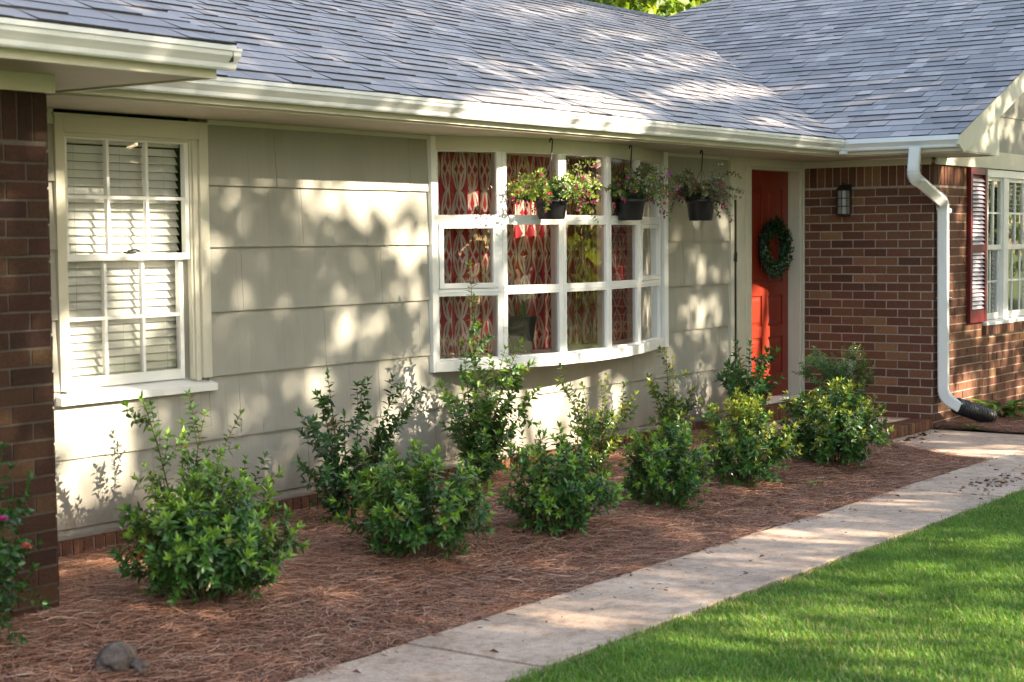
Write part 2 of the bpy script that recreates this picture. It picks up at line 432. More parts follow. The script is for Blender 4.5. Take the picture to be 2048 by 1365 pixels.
# ================================================================== ROOF
rr = random.Random(23)
def shingle_field(name, o, u, up, length, slope_len, parent, clips=(), seed=1, tone=1.0, contrast=1.0):
    """laminated shingles on a plane. o lower-left corner, u unit along the eave, up unit up the slope"""
    o, u, up = [np.array(q, float) for q in (o, u, up)]
    nrm = np.cross(u, up); nrm = nrm/np.linalg.norm(nrm)
    if nrm[2] < 0: nrm = -nrm
    R = random.Random(seed); mb = MB(); EXP = .150; s = 0.0; row = 0
    while s < slope_len:
        x = -R.uniform(0, .3); wob = R.uniform(-.003, .003)
        while x < length:
            w_ = R.choice([.11, .14, .17, .21, .26, .32]); e = x+w_
            thick = .0065+(.0055 if R.random() < .5 else 0)+R.uniform(-.001, .001)
            a0 = max(x, 0); b0 = min(e-.003, length)
            if b0 > a0+.01:
                s0 = s+wob+R.uniform(-.0015, .0015); s1 = s+EXP+.012
                k = R.random()
                g = (.150 if k < .25 else .185 if k < .6 else .215 if k < .88 else .27)*R.uniform(.93, 1.07)*tone; g = .19*tone+(g-.19*tone)*contrast
                c = (g*1.74, g*1.60, g*1.60)
                P = lambda a, q, h: o+u*a+up*q+nrm*h
                sk = R.uniform(-.002, .002)
                vs = [P(a0, s0, 0), P(b0, s0, 0), P(a0, s0, thick), P(b0, s0+sk, thick), P(a0, s1, .0015), P(b0, s1, .0015)]
                mb.add(vs[2:], [(0, 1, 3, 2)], c); mb.add(vs[:4]+vs[4:], [(0, 1, 3, 2), (0, 2, 4), (1, 5, 3)], (.055, .050, .056))
            x = e
        s += EXP; row += 1
    ob = mb.build(name, M['shingle'], parent)
    for (co, no) in clips: clip(ob, co, no)
    return ob
cs, sn = 1/math.sqrt(1+PIT*PIT), PIT/math.sqrt(1+PIT*PIT)
RY = 3.66; RZ = 2.52+PIT*(RY+.766)      # main ridge
roof = MB()
# decks (dark felt) just below the shingles
roof.add([(0, -.766, 2.515), (13.21, -.766, 2.515), (13.21+RY+.766, RY, RZ-.005), (0, RY, RZ-.005)], [(0, 1, 2, 3)])
roof.add([(0, RY, RZ-.005), (13.21+RY+.766, RY, RZ-.005), (18, 8.2, RZ-.005-PIT*(8.2-RY)), (0, 8.2, RZ-.005-PIT*(8.2-RY))], [(0, 1, 2, 3)])
WRX = 19.3; WRZ = 2.52+PIT*(WRX-13.21)
E1, E2 = np.array([17.63, 3.62]), np.array([18.23, 3.27])      # upper edge of the wing roof behind the ridge
roof.add([(13.21, -1.775, 2.515), (WRX, -1.775, WRZ-.005), (WRX, 2.65, WRZ-.005), (17.64, 3.62, 2.515+PIT*(17.64-13.21)), (13.21, -.766, 2.515)], [(0, 1, 2, 3, 4)])
roof.add([(WRX, -1.775, WRZ-.005), (25.3, -1.775, 2.515), (25.3, 2.65, 2.515), (WRX, 2.65, WRZ-.005)], [(0, 1, 2, 3)])
rd = roof.build('roof', M['deck'], house)
shingle_field('shingles', (0, -.776, 2.518), (1, 0, 0), (0, cs, sn), 17.8, (RY+.776)/cs, rd,
              clips=[((13.20, -.776, 0), (1, -1, 0))], seed=3, contrast=.5)
shingle_field('shingles', (13.20, 3.9, 2.518), (0, -1, 0), (cs, 0, sn), 3.9+1.79, (WRX-13.2)/cs, rd,
              clips=[((13.20, -.776, 0), (-1, 1, 0)), ((E1[0], E1[1], 0), (.35, .6, 0))], seed=8, tone=.84, contrast=.95)
# valley metal/shingle crease strip
# ridge caps
rc = MB(); x = 4.0
while x < 17.6:
    g = rr.uniform(.05, .085)
    rc.add([(x, RY-.13, RZ-.13*PIT+.012), (x+.165, RY-.13, RZ-.13*PIT+.022), (x+.165, RY, RZ+.032), (x, RY, RZ+.022), (x, RY+.13, RZ-.13*PIT+.012), (x+.165, RY+.13, RZ-.13*PIT+.022)],
           [(0, 1, 2, 3), (3, 2, 5, 4), (0, 3, 4), (1, 5, 2)], (g, g, g*1.1)); x += .16
rc.build('ridge_cap', M['shingle'], rd)
# raised lower-pitch roof over the left brick wall: meets the main slope along a crease
AX = 5.045; AY0 = -1.765; AYT = RY+.4
zA = lambda y: 2.514+PIT*(y-AY0)
dk = MB(); dk.add([(-.5, AY0, zA(AY0)), (AX, AY0, zA(AY0)), (AX, AYT, zA(AYT)), (-.5, AYT, zA(AYT))], [(0, 1, 2, 3)])
dk.add([(-.5, AYT, zA(AYT)), (AX, AYT, zA(AYT)), (AX, AYT+5, zA(AYT)-2), (-.5, AYT+5, zA(AYT)-2)], [(0, 1, 2, 3)])
dk.add([(AX-.01, AY0, zA(AY0)-.002), (AX-.01, AY0, 2.45), (AX-.01, -.70, 2.45), (AX-.01, AYT, zA(AYT)-.5), (AX-.01, AYT, zA(AYT)-.002)], [(0, 1, 2, 3, 4)])
dk.build('upper_roof', M['deck'], house)
shingle_field('shingles', (-.5, AY0-.01, 2.519), (1, 0, 0), (0, cs, sn), AX+.5, (AYT-AY0)/cs, bpy.data.objects['upper_roof'], seed=12, tone=.92, contrast=.4)

# fascia, soffit, frieze
fa = MB()
fa.box(5.02, 13.30, -.678, -.655, ZE, 2.545)                    # main fascia
fa.box(13.30, 13.322, -1.765, -.655, ZE, 2.545)                 # wing fascia
fa.box(0, AX-.015, -1.668, -1.645, ZE-.005, 2.545)                   # left fascia
fa.box(AX-.036, AX-.0145, -1.644, -.679, ZE-.004, 2.55)          # its return
fa.build('fascia', M['trim'], house, bevel=.002)
de = MB(); de.box(AX+.002, 13.20, -.774, -.768, 2.497, 2.519); de.build('drip_edge', M['gutter'], house)
de = MB(); de.box(13.198, 13.204, -1.775, -.776, 2.480, 2.519); de.build('drip_edge', M['gutter'], house)
de = MB(); de.box(0, AX+.002, -1.772, -1.766, 2.497, 2.517); de.build('drip_edge', M['gutter'], house)
sf = MB()
sf.box(5.0, XW, -.654, .012, ZE-.012, ZE+.003)
sf.box(13.323, XW, -1.76, -.655, ZE-.011, ZE+.003)
sf.box(0, AX-.023, -1.644, .012, ZE+.0045, ZE+.016)
sf.build('soffit', M['soffit'], house)
for bxs in ((6.55, 8.50, -.022, -.003, 2.352, ZE-.0125), (11.50, 12.55, -.022, -.003, 2.352, ZE-.0125), (XW-.026, XW-.013, -1.24, -.012, 2.318, ZE-.0125),
            (-.1, PXL+.014, PYL-.03, PYL-.013, 2.318, ZE+.004), (PXL+.0145, PXL+.03, PYL-.03, 0, 2.318, ZE+.004), (PXL+.031, 5.49, -.02, -.003, 2.30, ZE+.004)):
    fz = MB(); fz.box(*bxs); fz.build('frieze_board', M['trim'], house, bevel=.002)

# rake of the right gable
rk = MB()
yk = -1.775
def rake_z(x): return 2.516+PIT*(x-13.21)
rk.prism([(13.205, yk, 2.508), (WRX, yk, rake_z(WRX)-.008), (WRX, yk, rake_z(WRX)-.175), (13.72, yk, rake_z(13.72)-.205), (13.325, yk, ZE-.012), (13.205, yk, 2.44)], (0, .022, 0))
rk.build('rake_board', M['trim'], house, bevel=.002)
rs2 = MB()    # boxed return and rake soffit
rs2.prism([(13.325, yk+.0225, ZE-.0115), (14.20, yk+.0225, ZE-.0115), (14.20, yk+.0225, rake_z(14.2)-.10), (13.4, yk+.0225, rake_z(13.4)-.06)], (0, .022, 0))
rs2.add([(14.2, yk+.03, rake_z(14.2)-.18), (WRX, yk+.03, rake_z(WRX)-.18), (WRX, YF-.03, rake_z(WRX)-.18), (14.2, YF-.03, rake_z(14.2)-.18)], [(0, 1, 2, 3)])
rs2.add([(14.2, yk+.045, ZE-.0115), (14.2, YF-.005, ZE-.0115), (14.2, YF-.005, rake_z(14.2)-.10), (14.2, yk+.045, rake_z(14.2)-.10)], [(0, 1, 2, 3)])
rs2.build('cornice_return', M['trim'], house)
gf = MB(); gf.prism([(14.0, YF-.034, 2.475), (19.3, YF-.034, 2.475), (19.3, YF-.034, 2.318), (13.965, YF-.034, 2.318)], (0, .022, 0))
gf.build('gable_frieze', M['trim'], house, bevel=.002)
gs = MB()
z = 2.477
while z < 5.0:
    x0 = max(14.0, 13.21+(z-2.30)/PIT)
    if x0 > 19.2: break
    gs.prism([(x0, YF+.01, z), (x0, YF-.016, z), (x0, YF-.004, z+.34), (x0, YF+.01, z+.34)], (19.3-x0, 0, 0)); z += .34
gs.prism([(14.0, YF+.02, 2.34), (14.0, YF+.02, 2.78), (19.3, YF+.02, 4.9), (19.3, YF+.02, 2.34)], (0, .05, 0))
clip(gs.build('gable_siding', M['siding'], house), (13.21, 0, 2.47), (-PIT, 0, 1))

# gutters: K-style profile swept along the eave, (d out from the fascia, z)
KP = [(0, 2.505), (0, 2.424), (.052, 2.420), (.060, 2.428), (.064, 2.446), (.078, 2.462), (.092, 2.476), (.094, 2.494), (.100, 2.497), (.100, 2.506), (.088, 2.506)]
def gutter_strip(mb, pts, out, length_vec=None, miter=0.0, start=0.0):
    pass
def gutter(mb, p0, p1, out, m0=0.0, m1=0.0, capped=(True, True), prof=KP, dz=0.0):
    """open trough; m0/m1 shift the outer points along the run for mitred corners"""
    p0, p1, out = [np.array(q, float) for q in (p0, p1, out)]
    u = (p1-p0)/np.linalg.norm(p1-p0); vs = []
    for (d, z) in prof: vs.append(p0+out*d+u*(m0*d)+np.array([0, 0, z+dz]))
    for (d, z) in prof: vs.append(p1+out*d+u*(m1*d)+np.array([0, 0, z+dz]))
    k = len(prof)
    mb.add(vs, [(i, i+1, k+i+1, k+i) for i in range(k-1)])
    # inner skin gives the metal its thickness
    iv = [v + np.array([0, 0, .002]) - out*.0015 for v in vs]
    mb.add(iv, [(i, k+i, k+i+1, i+1) for i in range(k-2)])
    if capped[0]: mb.add(vs[:k], [tuple(range(k))])
    if capped[1]: mb.add(vs[k:], [tuple(range(k-1, -1, -1))])
g = MB(); gutter(g, (5.03, -.678, 0), (13.30, -.678, 0), (0, -1, 0), 0, -1, (False, False))
gutter(g, (13.30, -.678, 0), (13.30, -1.752, 0), (-1, 0, 0), 1, 0, (False, True))
for xs_ in (6.9, 9.95, 12.4): gutter(g, (xs_, -.6775, 0), (xs_+.035, -.6775, 0), (0, -1.02, 0), 0, 0, (True, True))
g.box(13.175, 13.235, -.785, -.735, 2.395, 2.42)
g.build('gutter', M['gutter'], house)
g = MB(); gutter(g, (0, -1.668, 0), (5.085, -1.668, 0), (0, -1, 0), 0, 0, (False, True))
gutter(g, (4.30, -1.6675, 0), (4.335, -1.6675, 0), (0, -1.02, 0), 0, 0, (True, True))
gg = g.build('gutter', M['gutter'], house)
# downspout
def rect_sweep(mb, pts, wx, wy, side):
    pts = np.array(pts, float); side = np.array(side, float); vs = []; k = len(pts)
    for i in range(k):
        t = pts[min(i+1, k-1)]-pts[max(i-1, 0)]; t /= np.linalg.norm(t)
        a = side-t*(side@t); a /= np.linalg.norm(a); b = np.cross(t, a)
        r = .2
        for (p, q) in ((-1, -1+r), (-1+r, -1), (1-r, -1), (1, -1+r), (1, 1-r), (1-r, 1), (-1+r, 1), (-1, 1-r)):
            vs.append(pts[i]+a*p*wx/2+b*q*wy/2)
    f = [(i*8+j, i*8+(j+1) % 8, (i+1)*8+(j+1) % 8, (i+1)*8+j) for i in range(k-1) for j in range(8)]
    mb.add(vs, f)
def smooth_path(ctrl, n=6, r=.1):
    """polyline with rounded corners"""
    P = [np.array(c, float) for c in ctrl]; out = [P[0]]
    for i in range(1, len(P)-1):
        a = P[i]+(P[i-1]-P[i])/np.linalg.norm(P[i-1]-P[i])*r; b = P[i]+(P[i+1]-P[i])/np.linalg.norm(P[i+1]-P[i])*r
        for k in range(n+1):
            t = k/n; out.append(a*(1-t)**2+P[i]*2*t*(1-t)+b*t*t)
    out.append(P[-1]); return out
ds = MB()
top = hitX(1831, 298, 13.25); bend = hitX(1826, 352, 13.27); low1 = hitY(1886, 404, -1.325); foot = hitY(1887, 795, -1.325)
path = smooth_path([top+np.array([0, 0, .02]), bend, low1, foot, foot+np.array([.03, -.15, -.085])], 7, .085)
rect_sweep(ds, path, .125, .095, (.95, .3, 0))
# crimp rings around the elbows
for i in list(range(2, 8))+list(range(10, 16))+list(range(18, 25)):
    p = path[i]; q = path[min(i+1, len(path)-1)]; d = (q-p); d = d/(np.linalg.norm(d)+1e-9)
    rect_sweep(ds, [p-d*.003, p+d*.003],   .136, .106, (.95, .3, 0))
for z in (1.15,): ds.box(foot[0]-.064, foot[0]+.064, foot[1]-.051, foot[1]+.051, z, z+.006)
for z in (1.9, .75):
    ds.box(foot[0]-.062, foot[0]+.062, -1.366, -1.30, z, z+.03)
ds.build('downspout', M['gutter'], house, bevel=.001)
elbow_end = path[-1]

# ================================================================== WINDOW with blinds (left)
def part_empty(name, parent):
    o = bpy.data.objects.new(name, None); COL.objects.link(o); o.parent = parent; o.empty_display_size = .1; return o
win = part_empty('window', house)
fr = MB()
fr.box(5.49, 5.545, -.030, .0, .945, 2.345); fr.box(6.475, 6.540, -.030, .0, .945, 2.345); fr.box(5.545, 6.475, -.030, .0, 2.262, 2.345)
fr.box(5.48, 6.545, -.034, .0, 2.3455, 2.358)
fr.box(5.545, 5.566, -.012, .09, .93, 2.262); fr.box(6.440, 6.475, -.012, .09, .93, 2.262); fr.box(5.566, 6.440, -.008, .09, 2.243, 2.262)
fr.box(6.425, 6.440, .0, .03, .94, 2.243); fr.box(5.566, 5.570, .0, .03, .94, 2.243)
fr.build('window_frame', M['trim'], win, bevel=.002)
si = MB(); si.prism([(5.47, -.055, .872), (5.47, -.055, .912), (5.47, .09, .945), (5.47, .09, .872)], (1.085, 0, 0))
si.build('window_sill', M['white'], win, bevel=.003)
def sash(name, x0, x1, z0, z1, y, parent, cols=3, rows=2, bot=.045, topr=.035, st=.036, mun=.018, th=.034, m='white'):
    s = MB()
    s.box(x0, x0+st, y, y+th, z0, z1); s.box(x1-st, x1, y, y+th, z0, z1)
    s.box(x0+st, x1-st, y+.001, y+th-.001, z0, z0+bot); s.box(x0+st, x1-st, y+.001, y+th-.001, z1-topr, z1)
    gx0, gx1, gz0, gz1 = x0+st, x1-st, z0+bot, z1-topr
    for c in range(1, cols):
        x = gx0+(gx1-gx0)*c/cols; s.box(x-mun/2, x+mun/2, y+.003, y+th-.004, gz0, gz1)
    for r in range(1, rows):
        z = gz0+(gz1-gz0)*r/rows; s.box(gx0, gx1, y+.005, y+th-.006, z-mun/2, z+mun/2)
    so_ = s.build('sash', M[m], parent, bevel=.0015)
    gl = MB(); gl.add([(gx0, y+th*.5, gz0), (gx1, y+th*.5, gz0), (gx1, y+th*.5, gz1), (gx0, y+th*.5, gz1)], [(0, 1, 2, 3)])
    gl.build('glass', M['glass'], parent)
sash('sash', 5.566, 6.425, 1.605, 2.246, .008, win, bot=.035, topr=.012, st=.028)
sash('sash', 5.572, 6.405, .945, 1.64, .046, win, bot=.055, topr=.036, st=.028)
lk = MB(); lk.box(5.97, 6.03, .0, .03, 1.641, 1.650); lk.tube([(5.985, .012, 1.655), (6.03, .005, 1.662), (6.055, 0.0, 1.655)], .006, 6)
lk.build('sash_lock', M['iron'], win)
room = MB()
room.box(5.3, 6.8, .9, .92, .6, 2.6); room.box(5.3, 5.32, .1, .9, .6, 2.6); room.box(6.78, 6.8, .1, .9, .6, 2.6); room.box(5.3, 6.8, .1, .9, .58, .6); room.box(5.3, 6.8, .1, .9, 2.6, 2.62)
room.build('room', M['dark'], house)
def blind(x0, x1, z0, z1, y, label, pitch=.043, sw=.048, tilt=58, group=None):
    t = thing('window_blind', label, 'blind', ((x0+x1)/2, y, z0), group)
    s = MB(); z = z0+.03; th = rad(tilt); R = random.Random(int(x0*100))
    while z < z1-.03:
        dy, dz = math.cos(th)*sw/2, math.sin(th)*sw/2; j = R.uniform(-.0012, .0012)
        c = np.array([[x0, y-dy, z-dz+j], [x1, y-dy, z-dz-j], [x1, y+dy, z+dz], [x0, y+dy, z+dz]])
        s.add(np.vstack([c, c+np.array([0, -.0022, .0012])]), [(3, 2, 1, 0), (4, 5, 6, 7), (0, 1, 5, 4), (2, 3, 7, 6), (0, 4, 7, 3), (1, 2, 6, 5)])
        z += pitch
    off = np.array(t.location)
    for k in range(len(s.v)): s.v[k] = s.v[k]-off
    s.build('slats', M['blind'], t)
    h = MB(); h.box(x0-off[0], x1-off[0], -.028, .028, z1-.03-off[2], z1-off[2]); h.build('head_rail', M['blind'], t); h = MB(); h.box(x0-off[0], x1-off[0], -.02, .02, 0, .018); h.build('bottom_rail', M['blind'], t)
    c = MB()
    for f in (.14, .5, .86):
        x = x0+(x1-x0)*f-off[0]; c.tube([(x, -.03, 0), (x, -.03, z1-z0)], .0012, 4)
    c.build('cord', M['cord'], t)
    return t
blind(5.578, 6.435, .955, 2.25, .118, 'white slatted blind lowered behind the divided window beside the left brick wall')

# ================================================================== BOW WINDOW
bow = part_empty('window', house)
VP = [(8.535, -.02), (8.985, -.255), (9.53, -.372), (10.12, -.372), (10.735, -.245), (11.43, -.012)]
ZS, ZH = .905, 2.283
def seg_frame(i):
    a = np.array([*VP[i], 0.0]); b = np.array([*VP[i+1], 0.0]); u = (b-a); L = np.linalg.norm(u); u /= L
    n = np.array([u[1], -u[0], 0.0])      # outward (towards -y)
    return a, b, u, n, L
bf = MB(); bg_ = MB(); bs = MB()
for i in range(5):
    a, b, u, n, L = seg_frame(i)
    def bx(mb, s0, s1, z0, z1, d0=-.085, d1=0.0): mb.obox(a+u*s0+n*d0+np.array([0, 0, z0]), u*(s1-s0), n*(d1-d0), (0, 0, z1-z0))
    st = .040
    bx(bf, .0015, st, ZS, ZH); bx(bf, L-st, L-.0015, ZS, ZH)
    rails = [(ZS, ZS+.012), (1.331, 1.389), (1.797, 1.862), (ZH-.006, ZH)]
    if i in (0, 4): rails = [(ZS, ZS+.012), (1.327, 1.375), (1.805, 1.862), (ZH-.006, ZH)]
    for (p, q) in rails: bx(bf, st, L-st, p, q, -.083, -.002)
    # the middle pane of the end sections is an opening sash with its own frame
    if i in (0, 4):
        z0, z1 = 1.378, 1.802; w_ = .034
        for (s0, s1, p, q) in ((st+.002, st+w_, z0, z1), (L-st-w_, L-st-.002, z0, z1), (st+w_, L-st-w_, z0, z0+w_), (st+w_, L-st-w_, z1-w_+.006, z1)):
            bx(bs, s0, s1, p, q, -.045, .008)
    # horizontal seam lines on the rails read as a second frame member
    for z in (1.352, 1.824): bx(bs, .004, L-.004, z, z+.004, -.004, .0022)
    for (z0, z1) in ((ZS+.012, 1.331), (1.389, 1.797), (1.862, ZH-.006)):
        c = a+n*-.022
        bg_.add([c+u*st+np.array([0, 0, z0]), c+u*(L-st)+np.array([0, 0, z0]), c+u*(L-st)+np.array([0, 0, z1]), c+u*st+np.array([0, 0, z1])], [(0, 1, 2, 3)])
bf.build('window_frame', M['white'], bow, bevel=.0015)
bs.build('sash', M['white'], bow, bevel=.001)
bg_.build('glass', M['glass'], bow)
out = [np.array([*p, 0.0]) for p in VP]
def offset_poly(d):
    r = []
    for k in range(6):
        ns = []
        if k > 0: ns.append(seg_frame(k-1)[3])
        if k < 5: ns.append(seg_frame(k)[3])
        nn = sum(ns); nn = nn/np.linalg.norm(nn); r.append(out[k]+nn*d)
    return r
def smooth_arc(pts, n=4):
    r = []; P = [pts[0]]+pts+[pts[-1]]
    for k in range(1, len(P)-2):
        p0, p1, p2, p3 = P[k-1], P[k], P[k+1], P[k+2]
        for j in range(n):
            t = j/n; r.append(.5*((2*p1)+(-p0+p2)*t+(2*p0-5*p1+4*p2-p3)*t*t+(-p0+3*p1-3*p2+p3)*t**3))
    r.append(P[-2]); return r
ss = MB(); arc = smooth_arc(offset_poly(.028)); arc[0][1] = min(arc[0][1], -.02); inner = [(arc[-1][0], -.001, 0), (arc[0][0], -.001, 0)]
base = [tuple(p) for p in arc]+inner
ss.prism([(p[0], p[1], .834) for p in base], (0, 0, ZS-.834-.0005))
ss.build('window_sill', M['white'], bow, bevel=.002)
ins = MB(); ins.prism([(p[0], p[1], ZS-.03) for p in [tuple(q) for q in offset_poly(-.086)]+[(11.4, .20, 0), (8.56, .20, 0)]], (0, 0, .034)); ins.build('window_sill', M['white'], bow)
hd = MB(); hd.prism([(p[0], p[1], ZH+.0005) for p in [tuple(q) for q in offset_poly(.004)]+[(11.43, -.001, 0), (8.535, -.001, 0)]], (0, 0, ZE-.0125-ZH))
hd.box(8.54, 11.42, 0.0, .2, 2.30, 2.36)
hd.build('window_header', M['trim'], bow, bevel=.002)
tr = MB(); tr.box(8.500, 8.548, -.042, .0, .832, ZE-.0128); tr.box(8.5482, 8.572, -.018, .0, .91, 2.28); tr.build('window_trim', M['white'], bow, bevel=.002)
tr = MB(); tr.box(11.442, 11.502, -.042, .0, .832, ZE-.0128)
tr.build('window_trim', M['white'], bow, bevel=.002)
rm = MB()
rm.box(8.3, 11.7, 1.2, 1.22, .5, 2.6); rm.box(8.3, 8.32, .1, 1.2, .5, 2.6); rm.box(11.68, 11.7, .1, 1.2, .5, 2.6); rm.box(8.3, 11.7, .1, 1.2, .48, .5); rm.box(8.3, 11.7, .1, 1.2, 2.6, 2.62)
rm.build('room', M['dark'], house)

def curtain(x0, x1, y, z0, z1, label, seed, folds, amp=.035, group='patterned curtains behind the bow window'):
    R = random.Random(seed); n = 160; nz = 14
    ph = [R.uniform(0, 6.28) for _ in range(4)]
    xs = np.linspace(0, 1, n); width = x1-x0
    yy = amp*np.sin(xs*folds*2*math.pi+ph[0]+.8*np.sin(xs*5+ph[1]))+amp*.35*np.sin(xs*folds*3.3*2*math.pi+ph[2])
    xx = x0+xs*width+.012*np.sin(xs*folds*4*math.pi+ph[3])
    arcl = np.concatenate([[0], np.cumsum(np.hypot(np.diff(xx), np.diff(yy)))])
    vs = []; uv = []
    for j in range(nz):
        z = z0+(z1-z0)*j/(nz-1); k = .8+.3*(1-j/(nz-1))
        for i in range(n): vs.append((xx[i], y+yy[i]*k, z)); uv.append((arcl[i], z))
    f = [(j*n+i, j*n+i+1, (j+1)*n+i+1, (j+1)*n+i) for j in range(nz-1) for i in range(n-1)]
    mb = MB(); mb.add(vs, f); o = mb.build('curtain', M['curtain'], None, smooth=True)
    ul = o.data.uv_layers.new(name='UVMap')
    li = np.zeros(len(o.data.loops), dtype=np.int32); o.data.loops.foreach_get('vertex_index', li)
    ul.data.foreach_set('uv', np.array(uv, dtype=np.float32)[li].ravel())
    props(o, label, 'curtain', group); return o
curtain(8.60, 9.32, .07, .915, 2.30, 'red and cream lattice curtain behind the leftmost panes of the bow window', 4, 5)
curtain(9.26, 9.98, .03, .915, 2.30, 'red and cream lattice curtain behind the pot plant in the bow window', 5, 5)
curtain(10.02, 10.62, .05, .915, 2.30, 'red and cream lattice curtain behind the middle panes of the bow window', 9, 6)
curtain(10.60, 11.38, .08, .915, 2.30, 'red and cream lattice curtain at the right end of the bow window', 15, 5)

# ================================================================== WING WINDOW + SHUTTER
ww = part_empty('window', house)
f2 = MB(); x0, x1 = 15.20, 17.30; yy = YF
f2.box(x0-.02, x0+.055, yy-.02, yy+.06, .895, 2.31); f2.box(x1-.055, x1+.02, yy-.02, yy+.06, .895, 2.31); f2.box(x0+.055, x1-.055, yy-.02, yy+.06, 2.24, 2.31)
f2.box(15.70, 15.83, yy-.012, yy+.06, .895, 2.24); f2.box(16.55, 16.66, yy-.012, yy+.06, .895, 2.24)
f2.build('window_frame', M['white'], ww, bevel=.002)
s2 = MB(); s2.prism([(15.165, yy-.05, .855), (15.165, yy-.05, .885), (15.165, yy+.1, .898), (15.165, yy+.1, .855)], (2.2, 0, 0)); s2.build('window_sill', M['white'], ww, bevel=.002)
for (a, b) in ((15.255, 15.70), (15.83, 16.55), (16.66, 17.245)):
    sash('sash', a, b, 1.56, 2.24, yy+.006, ww, cols=2 if b-a < .5 else 3, rows=2, st=.03)
    sash('sash', a, b, .90, 1.59, yy+.034, ww, cols=2 if b-a < .5 else 3, rows=2, st=.03, bot=.06, th=.024)
r2 = MB(); r2.box(15.1, 17.4, yy+.6, yy+.62, .7, 2.5); r2.box(15.1, 15.12, yy+.2, yy+.6, .7, 2.5); r2.box(15.1, 17.4, yy+.2, yy+.6, .68, .7); r2.box(15.1, 17.4, yy+.2, yy+.6, 2.5, 2.52); r2.build('room', M['dark'], house)
blind(15.26, 15.72, .91, 2.24, yy+.10, 'white slatted blind in the brick wing window next to the red shutter', .045)
blind(15.82, 16.58, .91, 2.24, yy+.10, 'white slatted blind in the brick wing window cut off by the right edge', .045)
shu = part_empty('shutter', house)
a0, a1, zb_, zt_ = 14.745, 15.165, .895, 2.312; yb = YF-.012
s = MB(); st = .05
s.box(a0, a0+st, yb-.034, yb, zb_, zt_); s.box(a1-st, a1, yb-.034, yb, zb_, zt_)
for (p, q) in ((zb_, zb_+.115), (1.545, 1.605), (zt_-.06, zt_)): s.box(a0+st, a1-st, yb-.032, yb, p, q)
s.box(a0+st, a1-st, yb-.003, yb, zb_+.115, zt_-.06)
s.build('shutter_frame', M['red_shutter'], shu, bevel=.002)
lv = MB()
for (p, q) in ((zb_+.125, 1.545), (1.612, zt_-.065)):
    z = p
    while z < q-.02:
        lv.prism([(a0+st, yb-.030, z), (a0+st, yb-.004, z+.027), (a0+st, yb-.002, z+.025), (a0+st, yb-.027, z-.002)], (a1-a0-2*st, 0, 0)); z += .0385
lv.build('louvre', M['louver'], shu)

# ================================================================== DOOR
door = part_empty('door', house)
D0, D1, DZ0, DZ1, DY = 12.972, 13.885, .262, 2.288, .10
df = MB()
df.box(12.555, 12.612, -.034, .02, .10, 2.352)                   # outer left casing
df.box(12.612, 12.675, .0, .02, .10, 2.352)                      # behind the dark channel
df.box(12.612, 12.675, -.034, -.0005, 2.02, 2.352)
df.box(12.675, 12.79, -.030, .02, .10, 2.352)
df.box(12.79, 12.845, -.018, .02, .10, 2.31)
df.box(12.845, 12.94, -.026, .02, .10, 2.31)
df.box(12.94, 12.9705, -.010, .12, .10, 2.3)
df.box(12.79, 13.975, -.030, .02, 2.3105, 2.352)
df.box(12.9705, 13.887, -.012, .12, 2.289, 2.31)
df.box(13.887, 13.905, -.010, .12, .10, 2.31); df.box(13.905, 13.94, -.022, .02, .10, 2.31); df.box(13.94, 13.961, -.032, .02, .10, 2.31)
df.box(12.55, 13.9742, -.036, .02, 2.3525, 2.3775)
df.build('door_frame', M['trim'], door, bevel=.002)
ch = MB(); ch.box(12.617, 12.67, -.020, -.001, .22, 2.018); ch.build('screen_track', M['iron'], door)
la = MB(); la.tube([(12.60, -.045, 1.50), (12.60, -.05, 1.56), (12.63, -.04, 1.57), (12.63, -.04, 1.49)], .009, 6); la.build('latch', M['iron'], door)
dl = MB(); rails_x = [(D0, D0+.11), (D0+.40, D0+.51), (D1-.11, D1)]
dl.box(D0+.0005, D1-.0005, DY+.014, DY+.04, DZ0, DZ1)
for (p, q) in rails_x: dl.box(p+.0005, q-.0005, DY, DY+.0139, DZ0, DZ1)
rowz = [(DZ0+.20, .80), (.90, 1.175), (1.29, 2.13)]
edges = [DZ0]+[z for r_ in rowz for z in r_]+[DZ1]
for i in range(0, len(edges), 2):
    for (p, q) in ((rails_x[0][1], rails_x[1][0]), (rails_x[1][1], rails_x[2][0])): dl.box(p, q, DY+.0008, DY+.0138, edges[i], edges[i+1])
for (p, q) in ((rails_x[0][1], rails_x[1][0]), (rails_x[1][1], rails_x[2][0])):
    for (z0, z1) in rowz:
        a, b = p+.02, q-.02; c, d = z0+.02, z1-.02; k = .025
        dl.add([(a, DY+.0138, c), (b, DY+.0138, c), (b, DY+.0138, d), (a, DY+.0138, d), (a+k, DY+.004, c+k), (b-k, DY+.004, c+k), (b-k, DY+.004, d-k), (a+k, DY+.004, d-k)],
               [(0, 1, 5, 4), (1, 2, 6, 5), (2, 3, 7, 6), (3, 0, 4, 7), (4, 5, 6, 7)])
dl.build('door_panel', M['red_door'], door, bevel=.002)
dg = MB(); dg.box(12.56, 13.975, .0205, .06, 2.30, 2.42); dg.build('header_block', M['room'], door)
th_ = MB(); th_.box(12.94, 13.90, -.06, .12, .225, .260); th_.build('threshold', M['white'], door, bevel=.003)
hb = MB(); hb.box(12.3, 13.97, .121, .14, 0, 2.4); hb.build('room', M['dark'], house)
